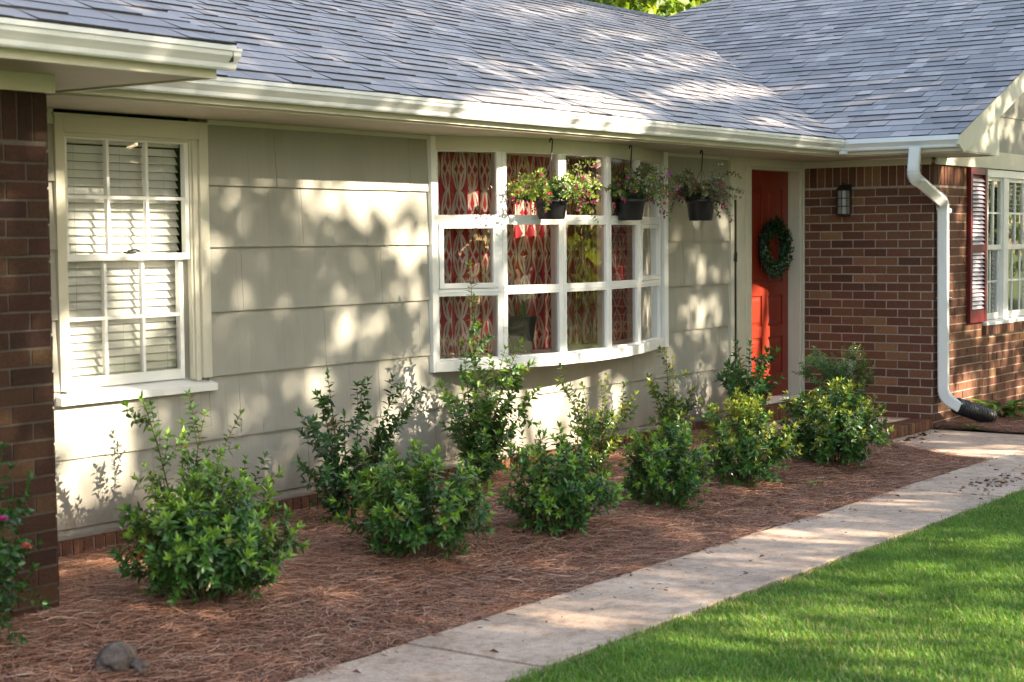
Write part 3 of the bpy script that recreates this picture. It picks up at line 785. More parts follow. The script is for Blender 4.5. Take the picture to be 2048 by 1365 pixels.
# ================================================================== PORCH, WALKS, GROUND
porch = MB()
porch.box(12.44, 13.962, -1.06, -.02, -.03, .088)
pb = MB()
x = 12.36
while x < 13.95:
    pb.obox((x, -1.262+rb.uniform(-.002, .002), .002), (.0655, 0, 0), (0, .2, 0), (0, 0, .088), brick_col()); x += .0765
y = -1.05
while y < -.06:
    pb.obox((12.36, y, .002), (.19, 0, 0), (0, .0655, 0), (0, 0, .088), brick_col()); y += .0765
x = 12.56
while x < 13.95:
    pb.obox((x, -.16, .092), (.0655, 0, 0), (0, .15, 0), (0, 0, .130), brick_col()); x += .0765
pt = thing('porch_step', 'low brick-edged concrete porch slab in front of the red door', 'step')
porch.build('slab', M['concrete'], pt, bevel=.004)
pb.build('brick_edging', M['brick'], pt, bevel=.002)
pm = MB(); pm.box(12.365, 13.96, -1.255, -.07, -.03, .082); pm.box(12.57, 13.955, -.155, -.012, .0885, .215); pm.build('mortar', M['mortar'], pt)

def smooth_noise(x, y, s=1.0, seed=0):
    v = 0
    for k, (fx, fy, a) in enumerate(((1.3, .9, .5), (2.9, 3.3, .28), (6.1, 5.2, .14), (11.3, 12.7, .08))):
        v = v+a*np.sin(x*fx*s+seed*1.7+k*2.1+np.sin(y*fy*s*.7+k))*np.cos(y*fy*s+seed*.9+k*1.3)
    return v
def slab_poly(mb, pts, ztop=.0, wob=.006, seed=0, drop=.06):
    """concrete slab whose edges wander a little"""
    P = []; R = random.Random(seed)
    for i in range(len(pts)):
        a = np.array(pts[i], float); b = np.array(pts[(i+1) % len(pts)], float); L = np.linalg.norm(b-a); n = max(2, int(L/.08))
        nn = np.array([-(b-a)[1], (b-a)[0]])/L
        for k in range(n):
            t = k/n; P.append(a+(b-a)*t+nn*(0 if k == 0 else R.uniform(-wob, wob)))
    c = np.mean(P, axis=0)
    top = [(p[0], p[1], ztop-.004) for p in P]; inn = [(p[0]+(c[0]-p[0])*.012, p[1]+(c[1]-p[1])*.02, ztop) for p in P]
    n = len(P); bot = [(p[0], p[1], ztop-drop) for p in P]
    mb.add(top+inn+bot, [(i, (i+1) % n, n+(i+1) % n, n+i) for i in range(n)]+[tuple(range(n, 2*n))]+[(2*n+i, 2*n+(i+1) % n, (i+1) % n, i) for i in range(n)])
wk = MB(); joints = [-3, 1.2, 3.3, 5.365, 7.42, 8.95, 10.57, 12.30, 14.0, 16.1, 18.3, 22, 30]
for i in range(len(joints)-1):
    a, b = joints[i]+.007, joints[i+1]-.007
    slab_poly(wk, [(a, -3.10), (b, -3.10), (b, -2.39), (a, -2.39)], 0.0+.003*math.sin(i*2.3), .007, i)
slab_poly(wk, [(12.36, -2.383), (13.955, -2.383), (13.955, -1.266), (12.36, -1.266)], 0.001, .006, 77)
wko = wk.build('path', M['concrete']); props(wko, kind='structure')

def bed_h(x, y):
    t = np.clip((y+2.39)/1.1, 0, 1); t = t*t*(3-2*t)
    pier = np.clip(1-np.hypot(x-4.4, (y+1.3))/1.3, 0, 1)
    return -.022+.115*t+.05*pier+.012*smooth_noise(np.asarray(x, float), np.asarray(y, float), 1.6, 3)*np.clip((y+2.45)/.3, .15, 1)
def grid_mesh(name, x0, x1, y0, y1, st, hf, m, label_kind='structure', hole=None):
    xs = np.arange(x0, x1+st*.5, st); ys = np.arange(y0, y1+st*.5, st); X, Y = np.meshgrid(xs, ys); Z = hf(X, Y)
    v = np.stack([X, Y, Z], -1).reshape(-1, 3); nx = len(xs); i, j = np.meshgrid(np.arange(nx-1), np.arange(len(ys)-1))
    a = (j*nx+i).ravel(); q = np.stack([a, a+1, a+nx+1, a+nx], 1)
    o = fast_mesh(name, v, q, np.ones((len(v), 3)), m, None, True); props(o, kind=label_kind); return o
grid_mesh('planting_bed', -1.0, 12.355, -2.385, -.03, .05, bed_h, M['mulch'])
def bed2_h(x, y): return .02+.025*smooth_noise(x, y, 1.5, 7)
grid_mesh('planting_bed', 13.965, 20.0, -2.05, -1.26, .06, bed2_h, M['mulch'])
gp = MB(); gp.add([(-150, -200, -.075), (200, -200, -.075), (200, 200, -.075), (-150, 200, -.075)], [(0, 1, 2, 3)])
props(gp.build('ground', M['ground']), kind='structure')
def lawn_h(x, y): return -.018+.012*smooth_noise(x, y, .8, 2)
grid_mesh('lawn', -4.0, 24, -12, -3.085, .12, lawn_h, M['lawnsoil'])
# ================================================================== FOLIAGE
def leaf_arrays(P, D, N, L, W, C, fold=.18):
    """P base points, D direction along leaf, N leaf normal; returns verts (k*5) and tris (k*4)"""
    D = D/(np.linalg.norm(D, axis=1, keepdims=True)+1e-9)
    N = N-D*np.sum(N*D, 1, keepdims=True); N = N/(np.linalg.norm(N, axis=1, keepdims=True)+1e-9)
    S = np.cross(D, N); L = L[:, None]; W = W[:, None]
    b = P; mid = P+D*L*.45-N*L*fold*.25; tip = P+D*L-N*L*fold*.5
    l = P+D*L*.45+S*W*.5+N*W*fold; r = P+D*L*.45-S*W*.5+N*W*fold
    k = len(P); v = np.stack([b, l, mid, r, tip], 1).reshape(-1, 3)
    o = (np.arange(k)*5)[:, None]
    t = np.concatenate([o+[0, 2, 1], o+[0, 3, 2], o+[1, 2, 4], o+[2, 3, 4]], 1).reshape(-1, 3)
    c = np.repeat(C, 5, axis=0); return v, t, c
def oval_leaves(P, D, N, L, W, C, fold=.16, curl=.22):
    """rounder leaf: eight vertices, folded on the midrib and curled down at the tip"""
    D = D/(np.linalg.norm(D, axis=1, keepdims=True)+1e-9)
    N = N-D*np.sum(N*D, 1, keepdims=True); N = N/(np.linalg.norm(N, axis=1, keepdims=True)+1e-9)
    S = np.cross(D, N); L = L[:, None]; W = W[:, None]; at_ = lambda f, s, h: P+D*L*f+S*W*s+N*(W*h-L*curl*f*f)
    v = np.stack([at_(0, 0, 0), at_(.28, .44, fold), at_(.28, -.44, fold), at_(.62, .42, fold), at_(.62, -.42, fold), at_(1, 0, 0), at_(.30, 0, 0), at_(.64, 0, 0)], 1).reshape(-1, 3)
    k = len(P); o = (np.arange(k)*8)[:, None]
    t = np.concatenate([o+q for q in ([0, 6, 1], [0, 2, 6], [1, 6, 7], [1, 7, 3], [6, 2, 4], [6, 4, 7], [3, 7, 5], [7, 4, 5])], 1).reshape(-1, 3)
    rib = np.array([1, 1, 1, 1, 1, 1.1, 1.25, 1.25]); c = (C[:, None, :]*rib[None, :, None]).reshape(-1, 3); return v, t, c
def tubes_np(paths, radii, cols, seg=3):
    """many thin tubes at once"""
    vs, fs, cc = [], [], []; o = 0
    for pts, r, c in zip(paths, radii, cols):
        pts = np.asarray(pts); k = len(pts)
        t = np.gradient(pts, axis=0); t /= np.linalg.norm(t, axis=1, keepdims=True)+1e-9
        ref = np.array([.31, .77, .2]); a = np.cross(t, ref); a /= np.linalg.norm(a, axis=1, keepdims=True)+1e-9; b = np.cross(t, a)
        th = np.arange(seg)*2*np.pi/seg
        ring = pts[:, None, :]+(a[:, None, :]*np.cos(th)[None, :, None]+b[:, None, :]*np.sin(th)[None, :, None])*np.linspace(r[0], r[1], k)[:, None, None]
        vs.append(ring.reshape(-1, 3)); cc.append(np.broadcast_to(c, (k*seg, 3)))
        i, j = np.meshgrid(np.arange(k-1), np.arange(seg)); i = i.ravel(); j = j.ravel(); j2 = (j+1) % seg
        fs.append(np.stack([i*seg+j, i*seg+j2, (i+1)*seg+j2, (i+1)*seg+j], 1)+o); o += k*seg
    return np.vstack(vs), np.vstack(fs), np.vstack(cc)
def unit(v): v = np.asarray(v, float); return v/(np.linalg.norm(v)+1e-9)
def bez(a, b, c, n): t = np.linspace(0, 1, n)[:, None]; return a*(1-t)**2+2*b*t*(1-t)+c*t*t
DARK = np.array([.022, .060, .018]); MIDG = np.array([.045, .115, .024]); NEWG = np.array([.17, .30, .035]); YELG = np.array([.30, .36, .05])
class Plant:
    def __init__(s, seed): s.R = np.random.RandomState(seed); s.P = []; s.D = []; s.N = []; s.L = []; s.W = []; s.C = []; s.paths = []; s.rad = []; s.pc = []
    def leaf(s, p, d, n, L, W, c): s.P.append(p); s.D.append(d); s.N.append(n); s.L.append(L); s.W.append(W); s.C.append(c)
    def stem(s, pts, r0, r1, c=(.10, .065, .04)): s.paths.append(pts); s.rad.append((r0, r1)); s.pc.append(np.array(c))
    def leafy(s, pts, start, step, L, W, tone, tipc, whorl=5, droop=.25, ang=.9):
        """leaves in pairs along a twig and a fresh whorl at its tip"""
        R = s.R; seg = np.linalg.norm(np.diff(pts, axis=0), axis=1); cum = np.concatenate([[0], np.cumsum(seg)]); tot = cum[-1]
        d = start*tot; turn = R.uniform(0, 6.28); tone0 = tone
        while d < tot:
            k = min(np.searchsorted(cum, d)-1, len(seg)-1); k = max(k, 0); f = (d-cum[k])/(seg[k]+1e-9)
            p = pts[k]+(pts[k+1]-pts[k])*f; t = unit(pts[k+1]-pts[k]); a = unit(np.cross(t, [.3, .2, .9])); b = np.cross(t, a)
            if R.rand() < .012: tone = tone*0+np.array([.26, .19, .04])*R.uniform(.6, 1.1)
            elif R.rand() < .25: tone = tone0
            for q in (0, math.pi):
                th = turn+q+R.uniform(-.4, .4); o = a*math.cos(th)+b*math.sin(th)
                dd = unit(t*R.uniform(.3, .8)+o*ang+np.array([0, 0, -droop*R.uniform(0, 1)]))
                frac = d/tot; m = R.uniform(.75, 1.2)
                c = tone*(1-frac**3*.6)+tipc*(frac**3*.6)
                s.leaf(p, dd, unit(t+o*-.3+R.normal(0, .25, 3)), L*R.uniform(.55, 1.2), W*R.uniform(.7, 1.2), c*m)
            d += step*R.uniform(.7, 1.3); turn += 1.57+R.uniform(-.3, .3)
        t = unit(pts[-1]-pts[-2]); a = unit(np.cross(t, [.3, .2, .9])); b = np.cross(t, a)
        for q in range(whorl):
            th = q*6.28/max(whorl, 1)+R.uniform(-.3, .3); o = a*math.cos(th)+b*math.sin(th)
            s.leaf(pts[-1], unit(t*1.25+o*R.uniform(.35, .8)), unit(t-o*.8), L*R.uniform(.6, 1.05), W*.72, tipc*R.uniform(.8, 1.2))
    def build(s, root, mleaf='leaf', names=('foliage', 'stem')):
        v, t, c = (oval_leaves if mleaf == 'leaf' else leaf_arrays)(np.array(s.P), np.array(s.D), np.array(s.N), np.array(s.L), np.array(s.W), np.array(s.C))
        fast_mesh(names[0], v, t, np.clip(c, 0, 1), M[mleaf], root, True)
        if s.paths:
            v, f, c = tubes_np(s.paths, s.rad, s.pc); fast_mesh(names[1], v, f, c, M['stem'], root, True)

def round_shrub(loc, wdt, hgt, seed, label, tip=NEWG*1.15, tone=MIDG*1.15, n=22, leafL=.050, tipfrac=.75, group='rounded shrubs along the front of the bed', squash=1.0):
    root = thing('shrub', label, 'shrub', loc, group); p = Plant(seed); R = p.R
    for i in range(n):
        az = i*2.39996+R.uniform(-.3, .3); el = math.asin(min(.98, ((i+.5)/n)**.75)) if i else 1.5
        e = np.array([math.cos(az)*math.cos(el)*wdt/2, math.sin(az)*math.cos(el)*wdt/2*squash, hgt*(.30+.66*math.sin(el))])*R.uniform(.84, 1.06)
        b = np.array([math.cos(az)*.045, math.sin(az)*.045, -.03]); mid = b*.4+e*np.array([.42, .42, .52])
        pts = bez(b, mid, e, 8); p.stem(pts, .0065, .002)
        for q in range(12):
            f = R.uniform(.40, .97); k = int(f*7); o = pts[k]
            rad_ = unit(o-np.array([0, 0, hgt*.42])); d = unit(rad_*.8+R.normal(0, .6, 3)+np.array([0, 0, .35])); ln = R.uniform(.06, .15)*hgt/.6*1.0
            tw = bez(o, o+d*ln*.5, o+d*ln+np.array([0, 0, ln*.3]), 4); p.stem(tw, .002, .001)
            low = o[2] < hgt*.3
            tc = tip if R.rand() < tipfrac and not low else tone*1.3
            p.leafy(tw, .15, .0205, leafL, leafL*.38, DARK*R.uniform(.8, 1.5)+tone*R.uniform(.2, .8), tc, 6)
        p.leafy(pts[4:], .0, .026, leafL, leafL*.38, tone, tip, 7)
    p.build(root); return root
def loose_shrub(loc, wdt, hgt, seed, label, n=9, leafL=.048, tone=MIDG, tip=NEWG, lead=None, group='leggy shrubs against the siding', step=.030, twigs=5, upright=1.0):
    root = thing('shrub', label, 'shrub', loc, group); p = Plant(seed); R = p.R
    tops = []
    for i in range(n):
        az = i*2.39996+R.uniform(-.4, .4); rr_ = wdt/2*math.sqrt(R.uniform(.1, 1)); h = hgt*R.uniform(.55, .95)*(1-.25*rr_/(wdt/2))
        tops.append(np.array([math.cos(az)*rr_, math.sin(az)*rr_*.6, h]))
    if lead: tops += [np.array(q, float) for q in lead]
    for e in tops:
        az = math.atan2(e[1], e[0]); b = np.array([math.cos(az)*.03, math.sin(az)*.03, -.03])
        pts = bez(b, np.array([e[0]*.35, e[1]*.35, e[2]*.55])+R.normal(0, .02, 3), e, 12); p.stem(pts, .006, .0015, (.12, .09, .05))
        p.leafy(pts, .22, step, leafL, leafL*.48, tone, tip, 4, .1)
        for q in range(twigs):
            k = int(R.uniform(2, 10)); o = pts[k]; out_ = unit(np.array([o[0], o[1], 0])+R.normal(0, .05, 3)); d = unit(out_*.7+R.normal(0, .45, 3)+np.array([0, 0, .5])); ln = R.uniform(.07, .2)
            d[1] = min(d[1], .25)
            tw = bez(o, o+d*ln*.5, o+d*ln+np.array([0, 0, ln*.25]), 5); p.stem(tw, .0022, .001)
            p.leafy(tw, .1, step*.85, leafL, leafL*.48, tone*R.uniform(.7, 1.2), tip if R.rand() < .5 else tone*1.5, 4, .15)
    p.build(root); return root
def at(px, py, z=.085): q = hitZ(px, py, z); return (float(q[0]), float(q[1]), float(bed_h(q[0], q[1]))+.0)

round_shrub(at(415, 1218), .80, .58, 31, 'large dark green shrub at the left front, nearest the grey stone', n=26, leafL=.055)
round_shrub(at(838, 1112), .76, .57, 32, 'dark rounded shrub second from left in the front row', n=24, leafL=.053)
round_shrub(at(1120, 1062), .63, .57, 33, 'compact dark round shrub below the middle of the bow window', n=22, leafL=.050)
round_shrub(at(1332, 1006), .56, .50, 34, 'round dark green shrub fourth from left in the front row', n=20, leafL=.050)
round_shrub(at(1488, 962), .60, .60, 35, 'yellow-tipped bushy shrub with bare stems showing, fifth in the front row', tip=YELG*.9, tone=MIDG*1.25, n=19, leafL=.052, tipfrac=.8)
round_shrub(at(1668, 925), .74, .62, 36, 'bright sunlit shrub at the right end of the front row near the porch step', tip=YELG*.8, tone=MIDG*1.0, n=26, leafL=.056, tipfrac=.6)
def rel(base, px, py, dy=0.0):
    """vector from a base to the point seen at px,py in the vertical plane through base+dy"""
    q = hitY(px, py, base[1]+dy); return (float(q[0]-base[0]), dy, float(q[2]-base[2]))
b1 = (5.86, -.50, .10)
loose_shrub(b1, .62, .56, 41, 'leggy pale shrub rising behind the large left shrub below the blinds window', n=9, leafL=.047, tip=NEWG*1.1, lead=[rel(b1, 284, 798, -.10), rel(b1, 480, 830, -.05), rel(b1, 410, 830, 0), rel(b1, 560, 945, -.05), rel(b1, 365, 850, 0)])
b2 = at(695, 1050)
loose_shrub(b2, .58, .70, 42, 'dark leaved leggy shrub against the siding left of the bow window', n=9, leafL=.052, tone=DARK*1.2, tip=MIDG*1.6, lead=[rel(b2, 655, 752), rel(b2, 600, 830), rel(b2, 725, 770), rel(b2, 800, 775), rel(b2, 830, 800), rel(b2, 640, 790), rel(b2, 600, 925)], twigs=6)
b3 = at(952, 985)
loose_shrub(b3, .62, .80, 43, 'tallest shrub whose long shoot crosses the left panes of the bow window', n=9, leafL=.056, tip=NEWG, lead=[rel(b3, 940, 535, -.05), rel(b3, 948, 600, 0), rel(b3, 925, 690), rel(b3, 1010, 700, -.1), rel(b3, 1055, 735, -.1), rel(b3, 1040, 690, -.12), rel(b3, 880, 770), rel(b3, 980, 720, -.05), rel(b3, 1075, 780, -.1)], step=.028, twigs=6)
b4 = at(1195, 952)
loose_shrub(b4, .62, .62, 44, 'sunlit thin shrub growing under the right half of the bow window', n=7, leafL=.048, tip=YELG*.9, lead=[rel(b4, 1120, 765), rel(b4, 1165, 770), rel(b4, 1215, 760), rel(b4, 1270, 790)], twigs=5)
b5 = at(1345, 905)
loose_shrub(b5, .40, .46, 45, 'slim upright shrub just right of the bow window with pale top shoots', n=5, leafL=.052, tip=YELG*.95, lead=[rel(b5, 1332, 708), rel(b5, 1345, 720), rel(b5, 1385, 780), rel(b5, 1300, 770)], twigs=5)
b6 = (12.12, -.42, .10)
loose_shrub(b6, .55, .66, 46, 'dark holly-like shrub standing in front of the red door', n=8, leafL=.072, tone=DARK*1.4, tip=MIDG*1.8, lead=[rel(b6, 1540, 705), rel(b6, 1500, 690), rel(b6, 1475, 690), rel(b6, 1450, 750), rel(b6, 1535, 760)], step=.034, twigs=4)
# feathery shrub behind the last one
b7 = (12.22, -1.32, .06)
def feather_shrub(loc, label):
    root = thing('shrub', label, 'shrub', loc); p = Plant(51); R = p.R
    for px, py in [(1612, 716), (1622, 712), (1640, 722), (1655, 728), (1672, 728), (1690, 722), (1705, 712), (1718, 722), (1728, 722), (1650, 740), (1680, 738), (1740, 760), (1605, 745)]:
        e = np.array(rel(loc, px, py, R.uniform(-.12, .12))); b = np.array([0, 0, .1]); pts = bez(b, e*np.array([.35, .35, .7]), e, 12); p.stem(pts, .004, .001)
        p.leafy(pts, .35, .011, .036, .010, np.array([.07, .14, .05]), np.array([.20, .32, .08]), 4, .2, 1.3)
        for q in range(11):
            k = int(R.uniform(3, 11)); d = unit(e+R.normal(0, .25, 3)); tw = bez(pts[k], pts[k]+d*.05, pts[k]+d*.12+np.array([0, 0, .01]), 5); p.stem(tw, .0015, .0006)
            p.leafy(tw, 0, .010, .034, .010, np.array([.05, .11, .035]), np.array([.16, .27, .05]), 3, .2, 1.3)
    p.build(root)
feather_shrub(b7, 'feathery needle-leaved shrub behind the sunlit shrub, against the brick wall')
# broad leaved clump right of the drain
def clump(loc, label, n, L, W, seed, tone, tip, spread=1.0, name='leafy_plant', group=None, cat='plant'):
    root = thing(name, label, cat, loc, group); p = Plant(seed); R = p.R
    for i in range(n):
        az = R.uniform(0, 6.28); d = unit([math.cos(az)*spread, math.sin(az)*spread, R.uniform(.4, 1.2)]); st = R.uniform(.3, 1)*L
        b = np.array([math.cos(az), math.sin(az), 0])*R.uniform(0, .02*spread)
        pts = bez(b, b+d*st*.6, b+d*st, 4); p.stem(pts, .003, .0015, (.06, .12, .03))
        p.leaf(pts[-1], unit(d+np.array([0, 0, -.35])), unit(np.array([-d[0]*.5, -d[1]*.5, 1])), L*R.uniform(.7, 1.1), W*R.uniform(.8, 1.1), (tone if R.rand() < .6 else tip)*R.uniform(.8, 1.2))
    p.build(root, names=('leaves', 'stalk')); return root
clump((14.98, -1.52, .03), 'broad-leaved green clump at the right edge beyond the black drain pipe', 46, .20, .085, 61, MIDG*1.2, NEWG*.9)
q = hitZ(1925, 862, .02); clump((float(q[0])+.15, float(q[1])-.02, .02), 'tiny green weed under the black drain pipe', 9, .05, .03, 62, NEWG*.7, NEWG, group='small weeds in the pine straw', name='weed', cat='weed')
q = hitZ(1630, 970, .05); clump((float(q[0]), float(q[1]), .05), 'tiny pale weed in the straw below the sunlit end shrub', 8, .04, .03, 63, NEWG*.8, NEWG, group='small weeds in the pine straw', name='weed', cat='weed')
q = hitZ(1470, 968, .08); clump((float(q[0])-.02, float(q[1])-.12, .07), 'low weed under the yellow-tipped shrub', 10, .045, .03, 64, MIDG, NEWG*.8, group='small weeds in the pine straw', name='weed', cat='weed')
# rose bush at the left edge
def rose():
    base = hitY(-25, 1205, -1.5); loc = (float(base[0]), -1.5, .12)
    root = thing('rose_bush', 'rose bush with pink blooms at the left edge in front of the brick wall', 'rose bush', loc); p = Plant(71); R = p.R
    for px, py in [(5, 1030), (40, 1105), (52, 1090), (60, 960), (20, 940), (5, 900), (65, 1140), (30, 1180), (20, 1010), (0, 1100)]:
        e = np.array(rel(loc, px, py, R.uniform(-.1, .1))); pts = bez(np.zeros(3), e*np.array([.3, .3, .7])+R.normal(0, .03, 3), e, 9); p.stem(pts, .004, .0015, (.07, .10, .04))
        p.leafy(pts, .3, .045, .042, .026, DARK*1.3, MIDG*1.1, 5, .3, 1.1)
        for q_ in range(4):
            k = int(R.uniform(3, 8)); d = unit(e*.5+R.normal(0, .4, 3)); tw = bez(pts[k], pts[k]+d*.05, pts[k]+d*.12, 4); p.stem(tw, .0015, .001, (.07, .1, .04)); p.leafy(tw, .1, .03, .040, .025, DARK*1.3, MIDG, 4, .3, 1.0)
    p.build(root)
    for (px, py, c, r) in ((6, 1041, (.62, .06, .42), .022), (52, 1096, (.62, .22, .20), .028)):
        f = Plant(int(px)+80); e = np.array(rel(loc, px, py, -.12)); RR = f.R
        for k in range(26):
            az = k*2.4; el = k/26*1.4; o = np.array([math.cos(az)*math.cos(el), math.sin(az)*math.cos(el), math.sin(el)]); f.leaf(e, unit(o), unit(np.array([-o[0], -o[1], 1.0])), r*(1.1-.3*k/26), r*.9, np.array(c)*RR.uniform(.8, 1.25))
        f.build(root, 'petal', ('bloom', 'stem'))
rose()

# ------------------------------------------------------------------ hanging baskets
def basket(px, hook_py, pot_px, top_py, bot_py, y, seed, label, dense, flower, tone, tip, droop):
    hk = hitY(px, hook_py, y); tp = hitY(pot_px, top_py, y); bt = hitY(pot_px, bot_py, y)
    loc = (float(tp[0]), y, float(bt[2])); H = float(tp[2]-bt[2]); root = thing('hanging_basket', label, 'hanging basket', loc, 'hanging flower baskets under the eave')
    rt, rbm = .118, .088
    m = MB(); m.lathe([(0, .004), (rbm-.006, .0), (rbm, .004), (rbm+.002, .02), (rbm+.004, .024), (rt-.012, H*.80), (rt-.006, H*.82), (rt, H*.84), (rt, H), (rt-.006, H), (rt-.010, H*.9), (rt-.02, H*.55), (0, H*.55)], (0, 0, 0), 40)
    m.build('pot', M['blackplastic'], root, smooth=True)
    apex = np.array([float(hk[0])-loc[0], 0, ZE-.16-loc[2]-.0])
    hm = MB(); S = [apex+np.array([0, 0, .158]), apex+np.array([0, 0, .150])]
    # iron S hook: screw, open curl, straight shank, curl
    c0 = apex+np.array([0, 0, .125])
    curl = [c0+np.array([.016*math.sin(t), 0, .016*math.cos(t)]) for t in np.linspace(-2.2, 1.9, 12)]
    hm.tube(curl+[apex+np.array([.010, 0, .07]), apex+np.array([.004, 0, .02]), apex], .0050, 6)
    hm.tube([c0+np.array([0, 0, .033]), c0+np.array([0, 0, .010]), c0+np.array([-.006, 0, .002])], .0022, 5)
    hm.build('hook', M['iron'], root)
    wr = MB()
    for k in range(3):
        th = k*2.094+.5; wr.tube([apex, np.array([rt*.97*math.cos(th), rt*.97*math.sin(th), H])], .0022, 4)
    wr.build('hanger', M['blackplastic'], root)
    p = Plant(seed); R = p.R; fl = Plant(seed+5)
    n = int(70*dense)
    for i in range(n):
        az = R.uniform(0, 6.28); h = R.uniform(.04, .25)*(1 if R.rand() < .8 else 1.25); reach = R.uniform(.06, .30)
        b = np.array([math.cos(az), math.sin(az), 0])*R.uniform(.02, .09)+np.array([0, 0, H*.9])
        mid = b+np.array([math.cos(az)*reach*.5, math.sin(az)*reach*.5, h]); e = b+np.array([math.cos(az)*reach, math.sin(az)*reach, h*R.uniform(.2, 1.0)-(R.uniform(.05, .22) if R.rand() < droop and reach > .1 else 0)])
        if reach < .19: e[2] = max(e[2], H*1.05)
        pts = bez(b, mid, e, 9); p.stem(pts, .0016, .0008, (.12, .07, .05))
        sh = R.uniform(.6, 1.3); p.leafy(pts, .1, .019, .031, .017, tone*sh, tip, 4, .4, 1.0)
        if R.rand() < flower:
            for q_ in range(R.randint(1, 4)):
                k = R.randint(4, 9); a = pts[k]+R.normal(0, .008, 3); d = np.array([0, 0, -1.0])+R.normal(0, .15, 3); dn = R.uniform(.012, .03)
                fl.stem(np.array([a, a+d*dn*.5, a+d*dn]), .0006, .0006, (.3, .05, .06)); t0 = a+d*dn
                c = np.array([.50, .03, .12]) if R.rand() < .65 else np.array([.32, .03, .24])
                for j in range(5):
                    o = np.array([math.cos(j*1.256), math.sin(j*1.256), 0]); fl.leaf(t0, unit(d+o*.45), o+d*.2, .024, .013, c*R.uniform(.7, 1.3))
                for j in range(3):
                    o = np.array([math.cos(j*2.1), math.sin(j*2.1), 0]); fl.leaf(t0+d*.008, unit(d+o*.25), o, .020, .012, np.array([.24, .02, .20])*R.uniform(.8, 1.2))
    for a_ in 'PDNLWC': getattr(p, a_).extend(getattr(fl, a_))
    p.paths += fl.paths; p.rad += fl.rad; p.pc += fl.pc
    p.build(root)
FT, FP = np.array([.075, .135, .04]), np.array([.26, .34, .07])
basket(1102, 272, 1103, 399, 439, -.455, 201, 'black hanging basket of sunlit yellow-green fuchsia, leftmost of three', 1.5, .6, FT*1.3, FP*1.3, .15)
basket(1261, 288, 1260, 398, 441, -.40, 202, 'black basket of green fuchsia at the right side of the bow window, middle of three', 1.35, .45, FT, FP*.7, .18)
basket(1403, 297, 1401, 398, 442, -.42, 203, 'black hanging basket with sparse dull foliage between the bow window and the door', 1.15, .35, np.array([.07, .085, .05]), np.array([.20, .23, .11]), .30)

# ------------------------------------------------------------------ wreath on the door
def wreath():
    c = hitY(1541, 496, .045); loc = (13.50, .055, float(c[2])); root = thing('wreath', 'thick dark green boxwood wreath hung on the red front door', 'wreath', loc)
    R_ = .205
    core = MB(); core.tube([(R_*math.cos(t), 0, R_*math.sin(t)) for t in np.linspace(0, 2*math.pi, 37)], .038, 8, (.03, .03, .02)); core.build('wreath_frame', M['iron'], root)
    p = Plant(91); R = p.R
    for i in range(1500):
        t = R.uniform(0, 6.283); ph = R.uniform(0, 6.283); r = R.uniform(.02, .075)*(1.15 if R.rand() < .15 else 1)
        ax = np.array([math.cos(t), 0, math.sin(t)]); o = ax*math.cos(ph)+np.array([0, -1, 0])*abs(math.sin(ph)); q_ = ax*R_+o*r
        d = unit(o*.8+np.array([-math.sin(t), 0, math.cos(t)])*.7+R.normal(0, .4, 3)); cc = np.array([.012, .05, .016])*R.uniform(.6, 1.8)
        if R.rand() < .03: cc = np.array([.2, .3, .04])
        p.leaf(q_, d, unit(o+R.normal(0, .3, 3)), R.uniform(.022, .036), .016, cc)
    p.build(root)
wreath()

# ------------------------------------------------------------------ wall lantern
def lantern():
    t = hitX(1688, 366, 13.90); b = hitX(1688, 431, 13.90); loc = (13.885, float(t[1]), float(b[2])); H = float(t[2]-b[2]); W = .062
    root = thing('wall_lantern', 'black caged lantern with frosted glass on the brick wall beside the door', 'lantern', loc)
    m = MB(); k = 8
    m.box(.055, .078, -.045, .045, H*.25, H*.95); m.box(.0, .06, -.012, .012, H*.86, H*.90)
    m.lathe([(.0, H*1.02), (.006, H*1.0), (.008, H*.96), (.03, H*.92), (W*1.02, H*.80), (W*1.14, H*.77), (W*1.1, H*.755), (0, H*.76)], (0, 0, 0), 20)
    m.lathe([(0, -.012), (W*.5, -.01), (W*.98, 0), (W, .008), (W*.9, .012), (0, .012)], (0, 0, 0), 20)
    m.build('lamp_body', M['iron'], root, smooth=False)
    c = MB()
    for j in range(k):
        th = j*math.pi*2/k+.2; c.tube([(W*math.cos(th), W*math.sin(th), .008), (W*math.cos(th), W*math.sin(th), H*.77)], .0035, 4)
    for z in (H*.27, H*.52): c.tube([(W*math.cos(t_), W*math.sin(t_), z) for t_ in np.linspace(0, 2*math.pi, 21)], .0032, 4)
    c.build('cage', M['iron'], root)
    g_ = MB(); g_.lathe([(0, .012), (W*.90, .012), (W*.90, H*.76), (0, H*.76)], (0, 0, 0), 20); g_.build('glass', M['frost'], root, smooth=False)
lantern()
def outlet():
    c = hitX(1701, 727, 13.965); loc = (13.952, float(c[1]), float(c[2])); root = thing('outlet_box', 'pale weatherproof outlet box low on the brick wall behind the feathery shrub', 'outlet', loc)
    m = MB(); m.box(-.022, .012, -.055, .055, -.037, .037); m.build('cover', M['outlet'], root, bevel=.006)
    m = MB(); m.box(-.028, -.0225, -.030, -.006, -.018, .018); m.box(-.028, -.0225, .006, .030, -.018, .018); m.build('flap', M['outlet'], root, bevel=.003)
outlet()
